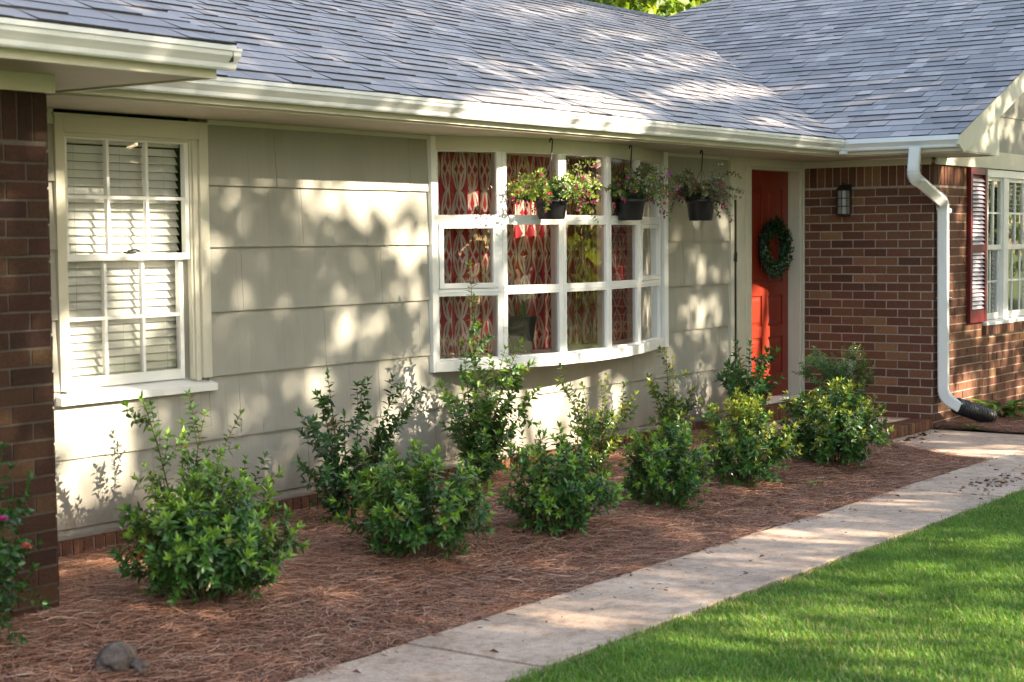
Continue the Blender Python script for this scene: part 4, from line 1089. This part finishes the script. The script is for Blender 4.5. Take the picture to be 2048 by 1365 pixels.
# ------------------------------------------------------------------ corrugated drain pipe
def drain():
    e0 = np.array(elbow_end); loc = tuple(float(q) for q in e0); root = thing('drain_pipe', 'black corrugated drain pipe fitted on the foot of the white downspout', 'pipe', loc)
    end = np.array([.36, -.12, .085-e0[2]])
    a = np.array([-.02, .03, .015]); ctrl = [a, np.array([.10, -.045, -.03]), end]
    P = bez(ctrl[0], ctrl[1], ctrl[2], 60); rr_ = [.068+.007*math.sin(i*1.35) for i in range(60)]
    m = MB(); m.tube(P, rr_, 22, cap=False); m.build('corrugated_tube', M['pipe'], root, smooth=True)
    d = unit(P[-1]-P[-2]); m = MB(); m.tube([P[-1]-d*.004, P[-1]+d*.012], [.071, .071], 22, cap=False); m.build('pipe_end', M['pipe'], root, smooth=False)
    m = MB(); m.tube([P[0]-unit(P[1]-P[0])*.01, P[0]+unit(P[1]-P[0])*.03], [.07, .074], 22, cap=True); m.build('coupling', M['pipe'], root, smooth=False)
drain()
# ------------------------------------------------------------------ rock, pot, plant on the sill, small litter
def lump(name, label, cat, loc, sx, sy, sz, seed, m, sub=4, rough=.22, mname=None):
    bm = bmesh.new(); bmesh.ops.create_icosphere(bm, subdivisions=sub, radius=1.0); R = np.random.RandomState(seed); K = R.normal(0, 1, (9, 3))*np.linspace(1, 4.5, 9)[:, None]; A = R.uniform(0, 6.28, 9)
    for v in bm.verts:
        c = np.array(v.co); h = sum(math.sin(K[i]@c+A[i])/(1+i*.5) for i in range(9)); f = 1+rough*h*.35; f = min(f, 1.12)
        v.co = Vector((c[0]*sx*f, c[1]*sy*f, c[2]*sz*f))
    me = bpy.data.meshes.new(name); bm.to_mesh(me); bm.free(); me.materials.append(M[m]); me.polygons.foreach_set('use_smooth', [True]*len(me.polygons))
    o = bpy.data.objects.new(name, me); COL.objects.link(o); o.location = loc; return props(o, label, cat)
q = hitZ(238, 1318, .10); zq_ = float(bed_h(q[0], q[1]))
lump('stone', 'rounded grey-brown stone lying in the pine straw at the lower left', 'stone', (float(q[0]), float(q[1]), zq_+.030), .090, .062, .072, 12, 'rock', rough=.75)
q = hitZ(272, 1322, .10); lump('stone', 'smaller dark stone leaning on the right of the rounded grey stone', 'stone', (float(q[0])+.015, float(q[1])+.0, zq_+.012), .058, .045, .036, 21, 'rock', rough=.8)
def clay_pot():
    q = hitY(262, 1062, -.42); root = thing('clay_pot', 'small terracotta pot lying behind the large left shrub against the brick ledge', 'pot', (float(q[0]), -.42, .115)); root.rotation_euler = (rad(68), 0, rad(40))
    m = MB(); m.lathe([(0, 0), (.032, 0), (.045, .07), (.052, .07), (.053, .092), (.046, .092), (.04, .03), (0, .02)], (0, 0, 0), 28); m.build('pot_body', M['terracotta'], root, smooth=True)
clay_pot()
def sill_plant():
    a = hitY(1043, 700, .0); loc = (9.10, -.10, ZS+.005)
    a0 = hitY(1043, 633, -.10); loc = (float(a0[0]), -.10, ZS+.005)
    root = thing('potted_plant', 'long-leaved plant in a dark square pot on the bow window sill', 'potted plant', loc)
    m = MB(); H = float(a0[2])-loc[2]; w0, w1 = .05, .078
    v = [(-w0, -w0, 0), (w0, -w0, 0), (w0, w0, 0), (-w0, w0, 0), (-w1, -w1, H), (w1, -w1, H), (w1, w1, H), (-w1, w1, H), (-w1+.008, -w1+.008, H), (w1-.008, -w1+.008, H), (w1-.008, w1-.008, H), (-w1+.008, w1-.008, H), (-w1+.01, -w1+.01, H-.02), (w1-.01, -w1+.01, H-.02), (w1-.01, w1-.01, H-.02), (-w1+.01, w1-.01, H-.02)]
    m.add(v, [(3, 2, 1, 0), (0, 1, 5, 4), (1, 2, 6, 5), (2, 3, 7, 6), (3, 0, 4, 7), (4, 5, 9, 8), (5, 6, 10, 9), (6, 7, 11, 10), (7, 4, 8, 11), (8, 9, 13, 12), (9, 10, 14, 13), (10, 11, 15, 14), (11, 8, 12, 15), (12, 13, 14, 15)]); m.build('pot', M['pipe'], root, bevel=.004)
    l = MB(); R = random.Random(4)
    for k in range(11):
        az = R.uniform(0, 6.28); r = R.uniform(.03, .16); h = R.uniform(.12, .30); b = np.array([R.uniform(-.03, .03), R.uniform(-.03, .03), H-.02]); e = b+np.array([math.cos(az)*r, math.sin(az)*r*.5, h])
        pts = bez(b, b+np.array([0, 0, h*.8]), e, 8); s_ = np.array([-math.sin(az), math.cos(az), 0])*.009
        vs = []
        for i, p_ in enumerate(pts): ww_ = 1-.9*(i/7)**2; vs += [p_-s_*ww_, p_+s_*ww_]
        l.add(vs, [(2*i, 2*i+1, 2*i+3, 2*i+2) for i in range(7)], (.10, .20, .04))
    l.build('leaves', M['leaf'], root, smooth=True)
sill_plant()
def leaf_thing(name, label, cat, px, py, z, L, W, col, seed, group=None):
    q = hitZ(px, py, z); R = np.random.RandomState(seed); az = R.uniform(0, 6.28)
    v, t, c = leaf_arrays(np.array([[0, 0, .006]]), np.array([[math.cos(az), math.sin(az), .15]]), np.array([[.1, .2, 1.0]]), np.array([L]), np.array([W]), np.array([col]), .5)
    o = fast_mesh(name, v, t, c, M['petal'], None, True); o.location = (float(q[0]), float(q[1]), float(bed_h(q[0], q[1]))+.012); props(o, label, cat, group)
def mushroom():
    q = hitZ(287, 1196, .10); root = thing('mushroom', 'pale yellow mushroom cap in the straw left of the large shrub', 'mushroom', (float(q[0]), float(q[1]), float(bed_h(q[0], q[1]))))
    m = MB(); m.lathe([(0, .033), (.012, .031), (.022, .024), (.026, .014), (.022, .011), (.006, .012), (.005, 0)], (0, 0, 0), 18, (.80, .68, .28)); m.build('cap', M['petal'], root, smooth=True)
mushroom()
for k, (px, py, L, col, lab) in enumerate([(745, 1243, .03, (.55, .50, .42), 'pale curled leaf on the straw near the walk, below the second round shrub'), (1193, 1115, .03, (.66, .64, .62), 'small white scrap in the straw right of the third round shrub'), (720, 1158, .04, (.42, .26, .17), 'tan dead leaf in the straw left of the second round shrub base'),
    (955, 1186, .05, (.35, .18, .11), 'brown dead leaf near the walk edge below the third shrub'), (1884, 930, .022, (.75, .72, .68), 'tiny white fleck in the mulch near the corner of the walks'), (1080, 1140, .04, (.45, .28, .2), 'dry tan leaf in open straw between the third shrub and the walk'), (640, 975, .06, (.45, .26, .17), 'dry brown leaf leaning on the brick ledge behind the leggy dark shrub'), (1255, 940, .05, (.5, .25, .12), 'orange dry leaf between the front shrubs below the bow window')]):
    leaf_thing('fallen_leaf', lab, 'leaf', px, py, .08, L, L*.55, np.array(col), k, 'fallen leaves on the straw')

# ================================================================== PINE STRAW, GRASS, LITTER (uncountable)
def straw(name, x0, x1, y0, y1, n, hf, seed, label, keep=None, Lr=(.06, .15), wd=.0017, zmax=.026, group=None):
    R = np.random.RandomState(seed); x = R.uniform(x0, x1, n); y = R.uniform(y0, y1, n)
    if keep is not None: k = keep(x, y); x, y = x[k], y[k]
    n = len(x); z = hf(x, y)+R.uniform(.001, zmax, n)
    flow = smooth_noise(x*1.3, y*1.3, 1.0, 11)*2.2; az = flow+R.normal(0, .9, n)+np.where(R.rand(n) < .5, 0, math.pi)
    L = R.uniform(*Lr, n); tilt = R.normal(0, .10, n)
    d = np.stack([np.cos(az)*np.cos(tilt), np.sin(az)*np.cos(tilt), np.sin(tilt)], 1); s = np.stack([-np.sin(az), np.cos(az), R.normal(0, .5, n)], 1); s /= np.linalg.norm(s, axis=1, keepdims=True)
    bend = R.normal(0, .16, n)[:, None]*L[:, None]; P = np.stack([x, y, z], 1); W = wd*R.uniform(.7, 1.4, n)[:, None]
    pts = []
    for f in (-.5, -.17, .17, .5):
        c = P+d*L[:, None]*f+np.cross(d, [0, 0, 1])*(bend*(f*f*4-.3))+np.array([0, 0, 1])*(abs(bend)*.35*(1-f*f*4)); c[:, 2] = np.maximum(c[:, 2], hf(c[:, 0], c[:, 1])+.001)
        if keep is not None: pass
        pts.append(c-s*W/2); pts.append(c+s*W/2)
    v = np.stack(pts, 1).reshape(-1, 3); o = (np.arange(n)*8)[:, None]; q = np.concatenate([o+[0, 1, 3, 2], o+[2, 3, 5, 4], o+[4, 5, 7, 6]], 1).reshape(-1, 4)
    pal = np.array([(.36, .17, .11), (.50, .27, .18), (.60, .38, .27), (.21, .10, .065), (.70, .52, .40), (.42, .18, .105)]); c = pal[R.choice(6, n, p=[.28, .26, .16, .17, .05, .08])]*R.uniform(.75, 1.25, (n, 1))
    ob = fast_mesh(name, v, q, np.repeat(c, 8, 0), M['straw']); props(ob, label, 'pine straw' if label else None, None, 'stuff'); return ob
straw('pine_straw', 3.6, 12.36, -2.46, -.02, 125000, bed_h, 1, 'reddish brown pine straw mulch covering the shrub bed', keep=lambda x, y: ((x > 4.3) | (y < -1.15)) & ((y > -2.40) | (np.sin(x*7)+np.sin(x*17.3) > .9)) & ~((x > 12.2) & (y > -1.25)))
straw('pine_straw', 14.0, 17.5, -2.1, -1.27, 9000, bed2_h, 2, 'pine straw mulch below the brick wing window at the right edge')
def litter(cx, cy, sx, sy, n, seed, label, L=(.02, .09), flat=0.006, thin=.5):
    R = np.random.RandomState(seed); x = R.normal(cx, sx, n); y = R.normal(cy, sy, n); k = (y < -1.3) & (y > -3.05); x, y = x[k], y[k]; n = len(x)
    az = R.uniform(0, 6.28, n); d = np.stack([np.cos(az), np.sin(az), np.zeros(n)], 1); N = np.stack([R.normal(0, .2, n), R.normal(0, .2, n), np.ones(n)], 1)
    pal = np.array([(.12, .055, .035), (.20, .09, .06), (.30, .17, .10), (.07, .04, .03)]); c = pal[R.choice(4, n)]
    LL = R.uniform(*L, n); WW = np.where(R.rand(n) < thin, .003, LL*.45)
    v, t, cc = leaf_arrays(np.stack([x, y, R.uniform(.004, .004+flat, n)], 1), d, N, LL, WW, c, .3)
    o = fast_mesh('leaf_litter', v, t, cc, M['petal']); props(o, label, 'leaf litter', None, 'stuff')
q = hitZ(2000, 965); litter(float(q[0]), float(q[1]), .35, .10, 170, 5, 'brown bits of leaves and twigs scattered on the walk at the right', (.01, .05))
q = hitZ(1800, 880); litter(float(q[0]), float(q[1]), .35, .12, 70, 6, 'thin brown needles on the walk in front of the brick step', (.02, .09))
litter(8.0, -2.62, 3.0, .15, 110, 7, 'sparse brown specks along the concrete walk', (.006, .05))

litter(7.6, -2.42, 2.6, .03, 110, 8, 'stray needles fallen over the bed edge of the walk', (.02, .05), .004, 1.0)

def grass(seed, n, x0, x1, d0, d1, fat, label):
    R = np.random.RandomState(seed)
    x = R.uniform(x0, x1, n); y = -3.06-R.gamma(1.6, .75, n) if fat == 1 else -3.06-R.uniform(0, 5.5, n)
    # keep what lies near the picture
    lim = -6.858+(x)*.36
    k = (y > lim-d1) & (y <= lim-d0) & (y > -8.5); x, y = x[k], y[k]; n = len(x)
    edge = -3.085+.03*smooth_noise(x*2.0, x*.0, 1.5, 5)+.015*np.sin(x*23)
    k = y < edge; x, y = x[k], y[k]; n = len(x)
    clumps = smooth_noise(x*3.1, y*3.1, 1.3, 4)
    H = (.025+.007*clumps+R.normal(0, .006, n)).clip(.010, .05); az = R.uniform(0, 6.28, n); lean = R.uniform(.1, 1.6, n)*H
    z = lawn_h(x, y)
    P0 = np.stack([x, y, z], 1); hd_ = np.stack([np.cos(az), np.sin(az), np.zeros(n)], 1); s = np.stack([-np.sin(az), np.cos(az), np.zeros(n)], 1)*(.0016*fat*R.uniform(.7, 1.4, n))[:, None]
    P1 = P0+hd_*(lean*.35)[:, None]+np.array([0, 0, 1])*(H*.6)[:, None]; P2 = P0+hd_*lean[:, None]+np.array([0, 0, 1])*(H*.98)[:, None]
    v = np.stack([P0-s, P0+s, P1-s, P1+s, P2], 1).reshape(-1, 3); o = (np.arange(n)*5)[:, None]
    t = np.concatenate([o+[0, 1, 3], o+[0, 3, 2], o+[2, 3, 4]], 1).reshape(-1, 3)
    g1, g2, g3 = np.array([.12, .25, .038]), np.array([.21, .37, .058]), np.array([.42, .40, .18])
    m = R.rand(n)[:, None]; c = g1*(1-m)+g2*m; dry = R.rand(n) < .07+.10*(smooth_noise(x*1.2, y*1.2, 1.0, 8) > .25); c[dry] = g3; c = c*(1+.22*clumps[:, None])
    ob = fast_mesh('grass', v, t, np.repeat(c, 5, 0), M['grass']); props(ob, label, 'grass', None, 'stuff')
grass(9, 230000, 3.6, 13.2, -9, .55, 1, 'mown green lawn grass bordering the concrete walk')
grass(19, 110000, 2.0, 22.0, .55, 5.0, 2.2, 'mown lawn grass continuing beyond the right edge of the frame')
# ================================================================== TREES
# added front-yard trees (outside the frame) whose crowns let the low sun through in patches
U = np.array([math.cos(SUN_AZ), math.sin(SUN_AZ), 0.0]); V = np.cross(SUN, U); V = V if V[2] > 0 else -V
GAPS = []  # openings shaped into the crowns to place the sun patches
def gap(fn, px, py, rx, ry, s):
    s = s if s >= .85 else s*.64
    c = fn(px, py); a = fn(px+rx, py)-c; b = fn(px, py+ry)-c
    A = np.array([[a@U, b@U], [a@V, b@V]]); GAPS.append((np.array([c@U, c@V]), np.linalg.inv(A), s))
wall = lambda x, y: hitY(x, y, -.01)
bay = lambda x, y: hitY(x, y, -.30)
dor = lambda x, y: hitY(x, y, .10)
gut = lambda x, y: hitY(x, y, -.776)
grd = lambda x, y: hitZ(x, y, .08)
wlk = lambda x, y: hitZ(x, y, .0)
mrf = lambda x, y: hitP(x, y, (0, -PIT, 1), (0, -.776, 2.52))
wrf = lambda x, y: hitP(x, y, (-PIT, 0, 1), (13.2, 0, 2.52))
gbl = lambda x, y: hitY(x, y, YF)
S = [
 # siding and left window
 (wall, 170, 830, 100, 90, 1.0), (wall, 155, 940, 50, 60, .9), (wall, 215, 900, 60, 60, .8), (wall, 240, 425, 52, 52, 1.0), (wall, 322, 470, 52, 68, 1.0), (wall, 330, 575, 45, 60, .88), (wall, 155, 690, 55, 75, .88), (wall, 105, 375, 22, 45, .8),
 (wall, 735, 372, 60, 16, .75), (wall, 690, 655, 45, 50, .7), (wall, 640, 770, 42, 45, .45), (wall, 700, 880, 45, 70, .5), (wall, 790, 790, 40, 85, .55), (wall, 440, 585, 45, 55, .35), (wall, 475, 790, 38, 45, .4), (wall, 450, 470, 40, 35, .28),
 (wall, 800, 440, 55, 40, .35), (wall, 560, 520, 60, 40, .15), (wall, 300, 990, 110, 70, .55), (wall, 820, 560, 40, 40, .3),
 (wall, 1090, 840, 95, 72, 1.0), (wall, 935, 865, 50, 80, .6), (wall, 1000, 900, 60, 40, .7), (wall, 1190, 775, 60, 45, .5),
 (wall, 1430, 420, 25, 30, .4), (wall, 1405, 545, 45, 32, .42), (wall, 1400, 622, 48, 42, .6), (wall, 1430, 715, 35, 45, .5), (wall, 1460, 450, 12, 60, .6), (wall, 1360, 680, 30, 30, .25),
 # bow window
 (bay, 1005, 395, 14, 52, 1.0), (bay, 930, 430, 62, 30, .9), (lambda x, y: hitY(x, y, .07), 930, 415, 66, 36, 1.0), (lambda x, y: hitY(x, y, .07), 940, 640, 20, 60, .9), (bay, 950, 480, 55, 22, .55), (bay, 1150, 722, 95, 22, .9), (bay, 1255, 690, 50, 25, .65), (bay, 1075, 580, 60, 16, .45), (bay, 960, 730, 70, 25, .55), (bay, 930, 650, 30, 60, .35), (bay, 1150, 560, 50, 14, .3),
 # door, sill
 (dor, 1528, 600, 34, 45, .95), (dor, 1530, 680, 46, 80, 1.0), (dor, 1520, 770, 40, 35, .8), (dor, 1580, 790, 30, 20, .8),
 # baskets
 (lambda x, y: hitY(x, y, -.455), 1120, 360, 85, 60, .95), (lambda x, y: hitY(x, y, -.455), 1120, 415, 30, 30, .6),
 # gutter and roof
 (gut, 1170, 235, 125, 30, 1.0), (gut, 1010, 222, 50, 20, .9), (gut, 470, 175, 110, 16, .7), (gut, 880, 215, 120, 14, .4), (gut, 1480, 275, 160, 10, .3), (gut, 760, 210, 80, 16, .35), (gut, 1040, 250, 120, 9, .6),
 (mrf, 1150, 205, 160, 36, 1.0), (mrf, 1080, 130, 150, 22, .45), (mrf, 1330, 120, 110, 22, .8), (mrf, 1430, 180, 95, 18, .9), (mrf, 1560, 240, 90, 14, .8), (mrf, 1240, 70, 90, 16, .55), (mrf, 1080, 20, 110, 14, .65), (mrf, 930, 110, 110, 16, .3),
 (mrf, 700, 200, 90, 14, .2), (mrf, 1270, 195, 90, 12, .5), (mrf, 820, 30, 80, 10, .3), (mrf, 620, 100, 80, 12, .12),
 (wrf, 1700, 165, 130, 9, .55), (wrf, 1600, 185, 80, 8, .5), (wrf, 1720, 245, 80, 12, .4), (wrf, 1830, 132, 60, 6, .3),
 # wing front, gable, downspout, sill
 (gbl, 1890, 620, 18, 200, .8), (gbl, 1900, 350, 30, 26, .5), (gbl, 2010, 250, 40, 36, .5), (gbl, 1960, 250, 25, 40, .55), (gbl, 2000, 660, 60, 14, .7), (gbl, 1990, 720, 30, 60, .35), (gbl, 2030, 760, 22, 50, .55), (gbl, 1950, 800, 30, 60, .4), (gbl, 1945, 420, 25, 90, .5), (gbl, 1945, 590, 25, 60, .5), (gbl, 2030, 620, 30, 20, .5),
 (lambda x, y: hitY(x, y, -1.7), 1985, 240, 30, 55, .6),
 # ground
 (grd, 200, 1135, 90, 22, .7), (grd, 440, 1180, 130, 22, .45), (grd, 260, 1240, 80, 18, .5), (grd, 800, 1128, 90, 14, .7), (grd, 560, 1185, 80, 14, .45), (grd, 700, 1060, 70, 12, .2), (grd, 1235, 925, 60, 30, .8), (grd, 1010, 985, 40, 22, .6), (grd, 1600, 1040, 120, 12, .8), (grd, 1470, 965, 80, 14, .4), (grd, 1690, 945, 70, 10, .5), (grd, 1000, 1130, 120, 10, .2), (grd, 1250, 1040, 80, 14, .25),
 (wlk, 1900, 905, 120, 8, .85), (wlk, 1980, 900, 90, 12, .5), (wlk, 1780, 840, 60, 8, .9), (wlk, 1640, 1050, 120, 12, .25), (wlk, 1300, 1180, 200, 20, .30), (wlk, 1000, 1270, 160, 30, .22), (wlk, 1750, 1000, 100, 18, .30),
 (wlk, 1830, 1150, 220, 60, .65), (wlk, 1700, 1250, 300, 60, .45), (wlk, 1560, 1250, 200, 30, .6), (wlk, 1200, 1240, 330, 60, .28), (wlk, 1600, 1080, 320, 60, .28), (wlk, 1800, 1290, 560, 150, .84), (wlk, 1950, 1080, 130, 24, .6), (wlk, 1960, 1230, 110, 30, .45), (wlk, 1350, 1330, 180, 22, .4), (wlk, 1750, 1330, 160, 22, .35),
]
for s_ in S: gap(*s_)
def sphere_gap(c, r, s):   # sunlit shrubs
    c = np.array(c, float); GAPS.append((np.array([c@U, c@V]), np.eye(2)/r, s))
for (px, py, z, h, r, s) in ((1488, 962, .08, .45, .30, .75), (1668, 925, .08, .48, .36, .85), (1195, 952, .08, .45, .28, .7), (1345, 905, .08, .62, .16, .8), (960, 985, .08, 1.0, .25, .35), (960, 985, .08, .75, .22, .5)):
    q = hitZ(px, py, z); sphere_gap((q[0], q[1], z+h), r, s)
sphere_gap((5.85, -.55, .82), .26, .6); sphere_gap((5.25, -1.45, .62), .25, .35); sphere_gap((12.15, -.45, .6), .3, .4); sphere_gap((6.75, -1.4, .6), .2, .25)
LAI = 4.3
def openness(u, v):
    L = np.full(u.shape, 0.0)
    for (c, Mi, s) in GAPS:
        d = np.stack([u-c[0], v-c[1]]); q = Mi@d; r = np.sqrt(q[0]**2+q[1]**2)
        L = np.maximum(L, s*np.clip((1.3-r)/(.4 if s >= .85 else .75), 0, 1))
    return L
def crown_mesh(P, R, size, pal, name, root, hang=.3, face=SUN):
    n = len(P); az = R.uniform(0, 6.28, n); D = np.stack([np.cos(az), np.sin(az), R.uniform(-1, .6, n)-hang], 1); N = R.normal(0, .55, (n, 3))+face
    L = size*R.uniform(.7, 1.3, n); c = np.array(pal)[R.choice(len(pal), n)]*R.uniform(.75, 1.3, (n, 1))
    v, t, cc = leaf_arrays(P, D, N, L, L*.74, c, .2); fast_mesh(name, v-np.array(root.location), t, cc, M['treeleaf'], root, False)
def trunk_mesh(root, base, top, r0, limbs, R):
    m = MB(); base = np.array(base, float); top = np.array(top, float); n = 12
    pts = [base+(top-base)*(i/(n-1))+np.array([math.sin(i*.9)*.06, math.cos(i*.7)*.06, 0])*(i > 0) for i in range(n)]
    m.tube(np.array(pts)-base, [r0*(1.25 if i == 0 else 1-.72*i/(n-1)) for i in range(n)], 12)
    for e in limbs:
        k = R.randint(4, n-2); a = pts[k]; e = np.array(e); mid = (a+e)/2+np.array([0, 0, -.3+R.uniform(0, .5)]); q = bez(a, mid, e, 8)
        m.tube(q-base, np.linspace(r0*.35, .02, 8), 6)
    m.build('trunk', M['bark'], root, smooth=True)
PAL_OAK = [(.06, .12, .02), (.09, .17, .03), (.13, .22, .035), (.20, .26, .04)]
def trunk_spots():
    # stand the trunks where no wide opening of the crown is wanted
    out = []
    for lo, hi in ((.2, 3.0), (4.3, 6.4), (7.6, 9.9), (11.2, 13.0), (14.5, 17.5)):
        us = np.linspace(lo, hi, 60); cost = np.zeros(60)
        for (c, Mi, s) in GAPS:
            ext = abs(np.linalg.inv(Mi)[0]).sum()+.18; cost += s**2*(np.abs(us-c[0]) < ext)*(1.0 if c[1] > -2.2 else .3)
        out.append(float(us[np.argmin(cost)]))
    return out
def canopy():
    R = np.random.RandomState(77)
    n = 190000
    u = R.uniform(-.6, 19.5, n); v = R.uniform(-5.6, 4.4, n)
    T = np.clip(openness(u, v), .035, .98); keep = R.rand(n) < np.clip(-np.log(T)/LAI, 0, 1)
    # soft clumpiness of the whole crown
    cl = smooth_noise(u*1.9, v*1.9, 1.1, 21)+.6*smooth_noise(u*4.3, v*4.3, 1.2, 31)
    keep &= R.rand(n) < np.clip(1.0-.25*cl, .82, 1)
    u, v = u[keep], v[keep]; n = len(u)
    t = R.uniform(14.5, 22.5, n)+.25*np.maximum(0, u-11)
    P = u[:, None]*U+v[:, None]*V+t[:, None]*SUN
    ok = P[:, 2] > .6; P, u, v, t = P[ok], u[ok], v[ok], t[ok]
    # upper crown that shades nothing in view but is seen in the panes
    m = 9000; uu = R.uniform(-1, 20, m); vv = 4.4+R.gamma(2, 1.6, m); tt = R.uniform(14, 23, m); P2 = uu[:, None]*U+vv[:, None]*V+tt[:, None]*SUN
    P = np.vstack([P, P2]); u = np.concatenate([u, uu])
    cent = trunk_spots(); words = ['first', 'second', 'third', 'fourth', 'fifth']
    idx = np.argmin(np.abs(u[:, None]+R.normal(0, .35, len(u))[:, None]-np.array(cent)[None]), 1)
    for k, cu in enumerate(cent):
        base = cu*U+18.5*np.array([SUN[0], SUN[1], 0]); base[2] = -.06
        root = thing('added_oak_tree', 'added leafy front yard oak out of frame, %s counted from the left of the lawn' % words[k], 'tree', tuple(float(q) for q in base), 'added front yard oaks shading the house')
        Pk = P[idx == k]; crown_mesh(Pk, R, .155, PAL_OAK, 'crown', root)
        limbs = [p_ for p_ in Pk[R.choice(len(Pk), 40)] if p_[2] > 7.5][:7]; trunk_mesh(root, base, base+np.array([.2, .1, 9.5]), .20, limbs, R)
canopy()
def bg_tree(loc, rad_, h, seed, label, pal, n=9000, size=.22, tr=.2, low=False, group='trees behind the roof'):
    R = np.random.RandomState(seed); root = thing('background_tree', label, 'tree', loc, group); P = []
    blobs = [(R.normal(0, .5, 3)*np.array([rad_, rad_, h*.25])*.8+np.array([0, 0, h*.68]), R.uniform(.35, .6)*rad_) for _ in range(16)]
    if low: blobs = [(np.array([c[0]*1.3, c[1], R.uniform(.05, .85)*h]), r*1.15) for c, r in blobs]
    for c, r in blobs:
        k = n//16; d = R.normal(0, 1, (k, 3)); d /= np.linalg.norm(d, axis=1, keepdims=True); P.append(c+d*r*(R.uniform(.3, 1, (k, 1))**.5))
    P = np.vstack(P)+np.array(loc); crown_mesh(P, R, size, pal, 'crown', root)
    trunk_mesh(root, loc, np.array(loc)+np.array([0, 0, h*.8]), tr, [np.array(loc)+b[0] for b in blobs[:8]], R)
for k_ in range(11):
    a_ = rad(-12+k_*8.2); r_ = 33+4*((k_*7) % 3)
    bg_tree((9+r_*math.sin(a_), -r_*math.cos(a_), -.06), 3.1, 9.0, 100+k_, 'bushy tree branching to the ground across the lawn behind the camera', [(.06, .12, .02), (.10, .17, .03), (.15, .21, .035)], n=4200, size=.40, low=True, group='trees across the lawn')
YP = [(.14, .22, .03), (.20, .28, .04), (.10, .18, .03)]; GP = [(.05, .12, .02), (.08, .17, .03), (.12, .20, .03)]
bg_tree((24.0, 9.6, -.06), 3.2, 10, 5, 'yellow-green tree whose leaves show above the ridge at the top centre', YP)
bg_tree((29.5, 10.2, -.06), 3.4, 11, 6, 'darker green tree above the roof junction, right of the yellow-green one', GP)
bg_tree((26.5, 15.5, -.06), 3.6, 12, 7, 'green tree farther back behind the ridge', GP)
